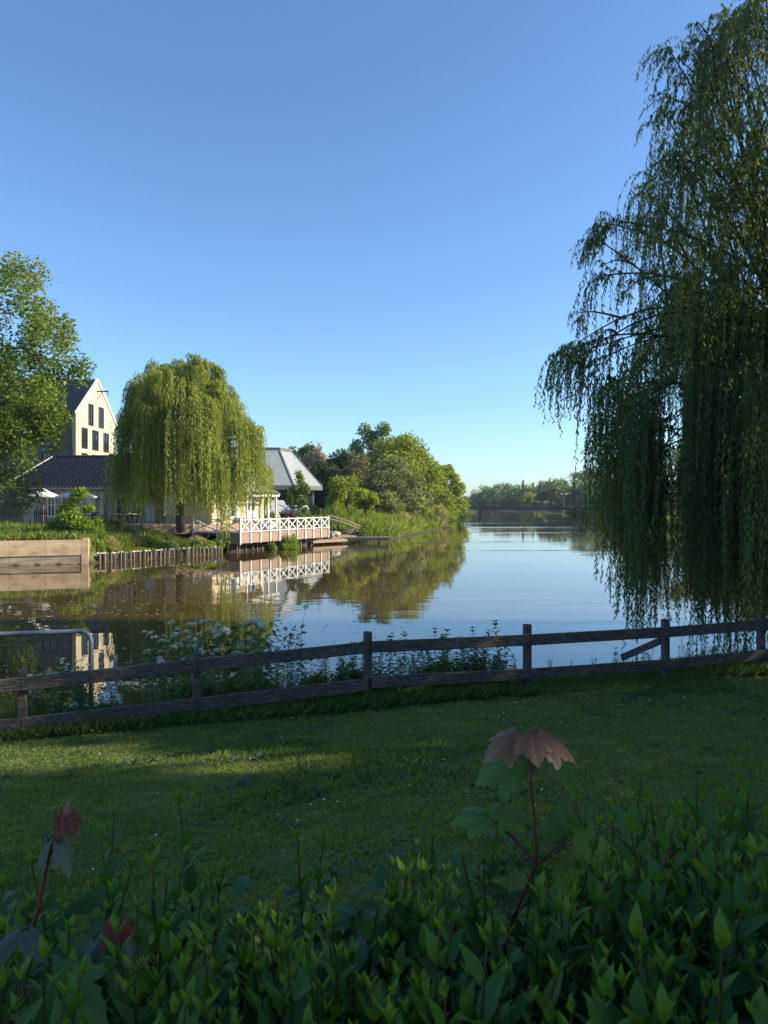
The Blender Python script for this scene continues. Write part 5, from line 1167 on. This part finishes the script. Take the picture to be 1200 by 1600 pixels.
# older inner foliage of the hedge
rng = np.random.default_rng(71)
for i in range(3600):
    x, y = rng.uniform(-1.5, 1.5), rng.uniform(.62, 1.62); zt = 2.70-.1*max(0, (y-1.2)/.4)+.05*max(0, x); z = zt-abs(rng.normal())*.22-.04
    L = rng.uniform(.055, .10); a = rng.uniform(0, 2*PI); V, F = leafshape(L, L*.42, .3, .3, 4)
    rest.add(place(V, (x, y, z), (math.cos(a), math.sin(a), rng.uniform(-.1, 1.2)), (rng.normal()*.5, rng.normal()*.5, 1)), F, .25+rng.normal()*.1)
for i in range(150):
    x, y = rng.uniform(-1.5, 1.5), rng.uniform(.62, 1.6); rest.stem([(x, y, hz(x, y)-.1), (x+rng.normal()*.05, y+rng.normal()*.05, 2.5)], [.006, .003], 1, 5)
tag(rest.build('inner_foliage', [M['hedge'], M['shoot_stem']], hd), kind='stuff')
# ------------------------------------------------------------------ sycamore seedlings in the hedge
OUT = [(0,.02),(.10,.10),(.05,.22),(-.12,.42),(.06,.40),(.13,.46),(.16,.42),(.28,.50),(.33,.58),(.42,.50),(.52,.60),(.60,.52),(.62,.40),(.56,.30),(.70,.30),(.74,.22),(.84,.18),(.90,.09),(1.0,0)]
OUT = [(max(x, -.12), y) for x, y in OUT]
def vein(V):
    a = np.degrees(np.arctan2(np.abs(V[:, 1]), V[:, 0])); s = 0
    for c in (0, 46, 104): s = s+np.exp(-((a-c)/7)**2)
    return s+.5*np.sin(np.hypot(V[:, 0], V[:, 1])*38+a*.12)*.4
def sycleaf(size, droop, fold, thin=1.0):
    o2 = []
    for p, q in zip(OUT, OUT[1:]): o2 += [p, ((p[0]+q[0])/2, (p[1]+q[1])/2)]
    o2.append(OUT[-1]); pts = o2+[(x, -y) for x, y in o2[-2:0:-1]]; c = np.array([.16, 0.0]); V, F, rings = [], [], [0, .2, .4, .6, .8, .92, 1.0]; n = len(pts)
    V.append((c[0], 0)); 
    for r in rings[1:]: V += [tuple(c+(np.array(p)-c)*r) for p in pts]
    for k in range(n): F.append((0, 1+k, 1+(k+1) % n))
    for r in range(len(rings)-2):
        for k in range(n): F.append((1+r*n+k, 1+(r+1)*n+k, 1+(r+1)*n+(k+1) % n, 1+r*n+(k+1) % n))
    V = np.array(V); z = -droop*(V[:, 0]**2+V[:, 1]**2)+fold*np.abs(V[:, 1])*.5-.05*vein(V)*np.hypot(V[:, 0], V[:, 1])
    return np.column_stack([V[:, 0], V[:, 1]*thin, z])*size, F
def seedling(name, label, stem, leaves, r0=.0032):
    o = stem[0]; root = thing(name, label, 'sapling', (o[0], o[1], o[2]), 0, 'sycamore saplings in the hedge')
    mb = MB(); mb.tube(stem, [r0*(1-.5*i/(len(stem)-1)) for i in range(len(stem))], 7); mb.build('stem', M['red_stem'], root, True)
    for (a, b, d, nr_, size, droop, fold, mt, var) in leaves:
        lf = LB(); V, F = sycleaf(size, droop*.45, fold*.6, .5 if mt == 'sycdull' else 1.0); rr = .5*np.hypot(V[:, 0], V[:, 1])/size
        lf.add(place(V, b, d, nr_), F, np.clip((1.2*rr+.14 if mt == 'sycred' and var > .3 else var+.25*rr-.1)+.16*vein(V), 0, 1)); am = (Vector(a)+Vector(b))/2+Vector((0, 0, .006)); lf.stem([a, am, b], [.002, .0018, .0015])
        lf.build('leaf', [M[mt], M['red_stem']], root)
Yb = 1.32
S = lambda px, py, dy=0: tuple(at(px, py, Yb+dy))
seedling('sycamore_sapling', 'tall sycamore sapling with reddish drooping top leaves rising from the hedge', [S(770, 1560, .02), S(800, 1440), S(838, 1350), S(836, 1285), S(829, 1215), S(826, 1165)], [
    (S(826, 1165), S(812, 1146, .01), (-.95, -.2, -.25), (-.25, -.38, 1), .078, 1.0, -.25, 'sycred', .42),
    (S(826, 1165), S(838, 1146, -.01), (.95, -.15, -.25), (.3, -.34, 1), .083, .9, -.3, 'sycred', .62),
    (S(826, 1165), S(828, 1144, -.02), (.12, -.75, -.55), (.1, -.7, .7), .062, .5, -.2, 'sycred', .5),
    (S(829, 1215), S(822, 1172, .05), (-.9, .12, -.38), (-.2, -.45, 1), .12, .7, -.1, 'sycleaf', .45),
    (S(829, 1215), S(850, 1176, .05), (.85, .2, -.42), (.35, -.35, 1), .115, .7, -.1, 'sycleaf', .4),
    (S(838, 1350), S(770, 1279, .03), (-.97, .05, .03), (0, -.2, 1), .08, .35, 0, 'sycleaf', .75),
    (S(838, 1352), S(768, 1281, .02), (.85, .45, .16), (0, -.35, 1), .075, .4, 0, 'sycleaf', .8),
    (S(838, 1352), S(893, 1312, .03), (.9, -.15, .0), (0, -.75, .8), .072, .5, .1, 'sycleaf', .95),
    (S(838, 1352), S(890, 1312, .05), (-.1, .6, .5), (-.2, -.8, .5), .08, .4, 0, 'sycleaf', .55),
    (S(838, 1352), S(888, 1313, .06), (-.85, .35, .1), (0, -.3, 1), .065, .4, 0, 'sycleaf', .7),
    (S(800, 1440), S(735, 1360, .06), (-.8, .3, .1), (0, -.5, 1), .085, .5, 0, 'sycleaf', .55),
    (S(838, 1350), S(960, 1290, .16), (.8, .4, .2), (0, -.5, .9), .08, .5, 0, 'sycleaf', .6),
    (S(800, 1440), S(860, 1365, .02), (.9, -.1, -.1), (.1, -.6, .8), .08, .6, 0, 'sycleaf', .85)])
Yb = .95
seedling('sycamore_sapling', 'left sycamore sapling with crimson budding top and drooping dull leaves', [S(10, 1640), S(35, 1510), S(60, 1420), S(75, 1345), S(90, 1295), S(98, 1275)], [
    (S(98, 1275), S(96, 1268), (-.3, -.4, -.75), (-.9, -.4, .4), .04, .8, -.5, 'sycred', .0), (S(98, 1275), S(100, 1268), (.5, -.3, -.4), (.5, -.5, .9), .034, .9, -.4, 'sycred', .05),
    (S(98, 1275), S(98, 1266), (.1, -.3, .15), (0, -.9, .5), .032, .9, -.4, 'sycred', .0),
    (S(78, 1335), S(74, 1310), (-.42, -.2, -.85), (-.8, -.4, .5), .052, .4, -.6, 'sycdull', .35), (S(78, 1335), S(97, 1310), (.4, -.25, -.9), (.7, -.5, .5), .052, .4, -.6, 'sycdull', .6),
    (S(45, 1460), S(35, 1455, -.03), (-.8, -.5, -.3), (-.1, -.4, 1), .06, .5, -.3, 'sycdull', .1), (S(45, 1460), S(38, 1452, -.03), (.75, -.5, -.35), (.2, -.4, 1), .055, .5, -.3, 'sycdull', .15),
    (S(25, 1560), S(60, 1540, -.02), (.9, -.2, -.2), (0, -.5, 1), .10, .5, -.1, 'sycleaf', .4)], .003)
Yb = 1.05
seedling('sycamore_sapling', 'small sycamore sapling with folded crimson leaf bud low at the left', [S(40, 1640), S(110, 1540), S(160, 1490), S(183, 1465)], [
    (S(183, 1465), S(182, 1436), (.3, -.4, -.5), (.4, -.6, .6), .042, .9, -.6, 'sycred', .0), (S(183, 1465), S(180, 1434), (-.3, -.3, -.4), (-.5, -.6, .6), .04, .9, -.6, 'sycred', .05),
    (S(183, 1465), S(172, 1452), (-.75, -.2, -.6), (-.5, -.5, .7), .07, .4, -.6, 'sycdull', .0), (S(183, 1465), S(188, 1455), (.45, -.25, -.8), (.7, -.5, .5), .06, .4, -.6, 'sycdull', .6)])
# ------------------------------------------------------------------ specks floating on the river
rf = np.random.default_rng(88); n = 700
Y = rf.uniform(14, 36, n); X = (rf.normal(size=n)*170-330)/FPX*Y; ok = signed(np.column_stack([X, Y])) < -.4; X, Y = X[ok], Y[ok]; n = len(X)
V = []; F = []
for i in range(n):
    m = 5; r = rf.uniform(.015, .05); a0 = rf.uniform(0, 6)
    for k in range(m): a = a0+2*PI*k/m; V.append((X[i]+r*math.cos(a)*rf.uniform(.6, 1.8), Y[i]+r*math.sin(a)*rf.uniform(.6, 1), .006))
    F.append(tuple(range(i*m, i*m+m)))
tag(npmesh('floating_leaves', V, F, solid('floating_fluff', [(0, (.25,.22,.14)), (1, (.52,.48,.38))], 30, .9)), kind='stuff')
# ------------------------------------------------------------------ air
def hazemat():
    m, n, out = newmat('river_haze')
    v = N(n, 'ShaderNodeVolumePrincipled'); v.inputs['Density'].default_value = HAZE; v.inputs['Color'].default_value = (.80, .90, 1.0, 1)
    v.inputs['Anisotropy'].default_value = .2; n.links.new(v.outputs[0], out.inputs['Volume']); return m
HAZE = .0002
tag(MB().box((-960, -330, -2.7), (960, 1260, 27)).build('haze', hazemat()), kind='stuff')
cm, cn, co_ = newmat('contrail_ice'); c1 = N(cn, 'ShaderNodeBsdfDiffuse'); c1.inputs[0].default_value = (.8, .8, .8, 1); c2 = N(cn, 'ShaderNodeBsdfTransparent'); c3 = N(cn, 'ShaderNodeMixShader'); c3.inputs[0].default_value = .22
cn.links.new(c2.outputs[0], c3.inputs[1]); cn.links.new(c1.outputs[0], c3.inputs[2]); cn.links.new(c3.outputs[0], co_.inputs[0])
ca, cb = at(645, 499, 9000), at(662, 505, 9000)
ct = MB(); ct.tube([ca+(cb-ca)*t for t in (0, .25, .6, 1)], [2, 7, 9, 3], 8); tag(ct.build('contrail', cm), 'short faint white contrail high in the empty blue sky', 'contrail')
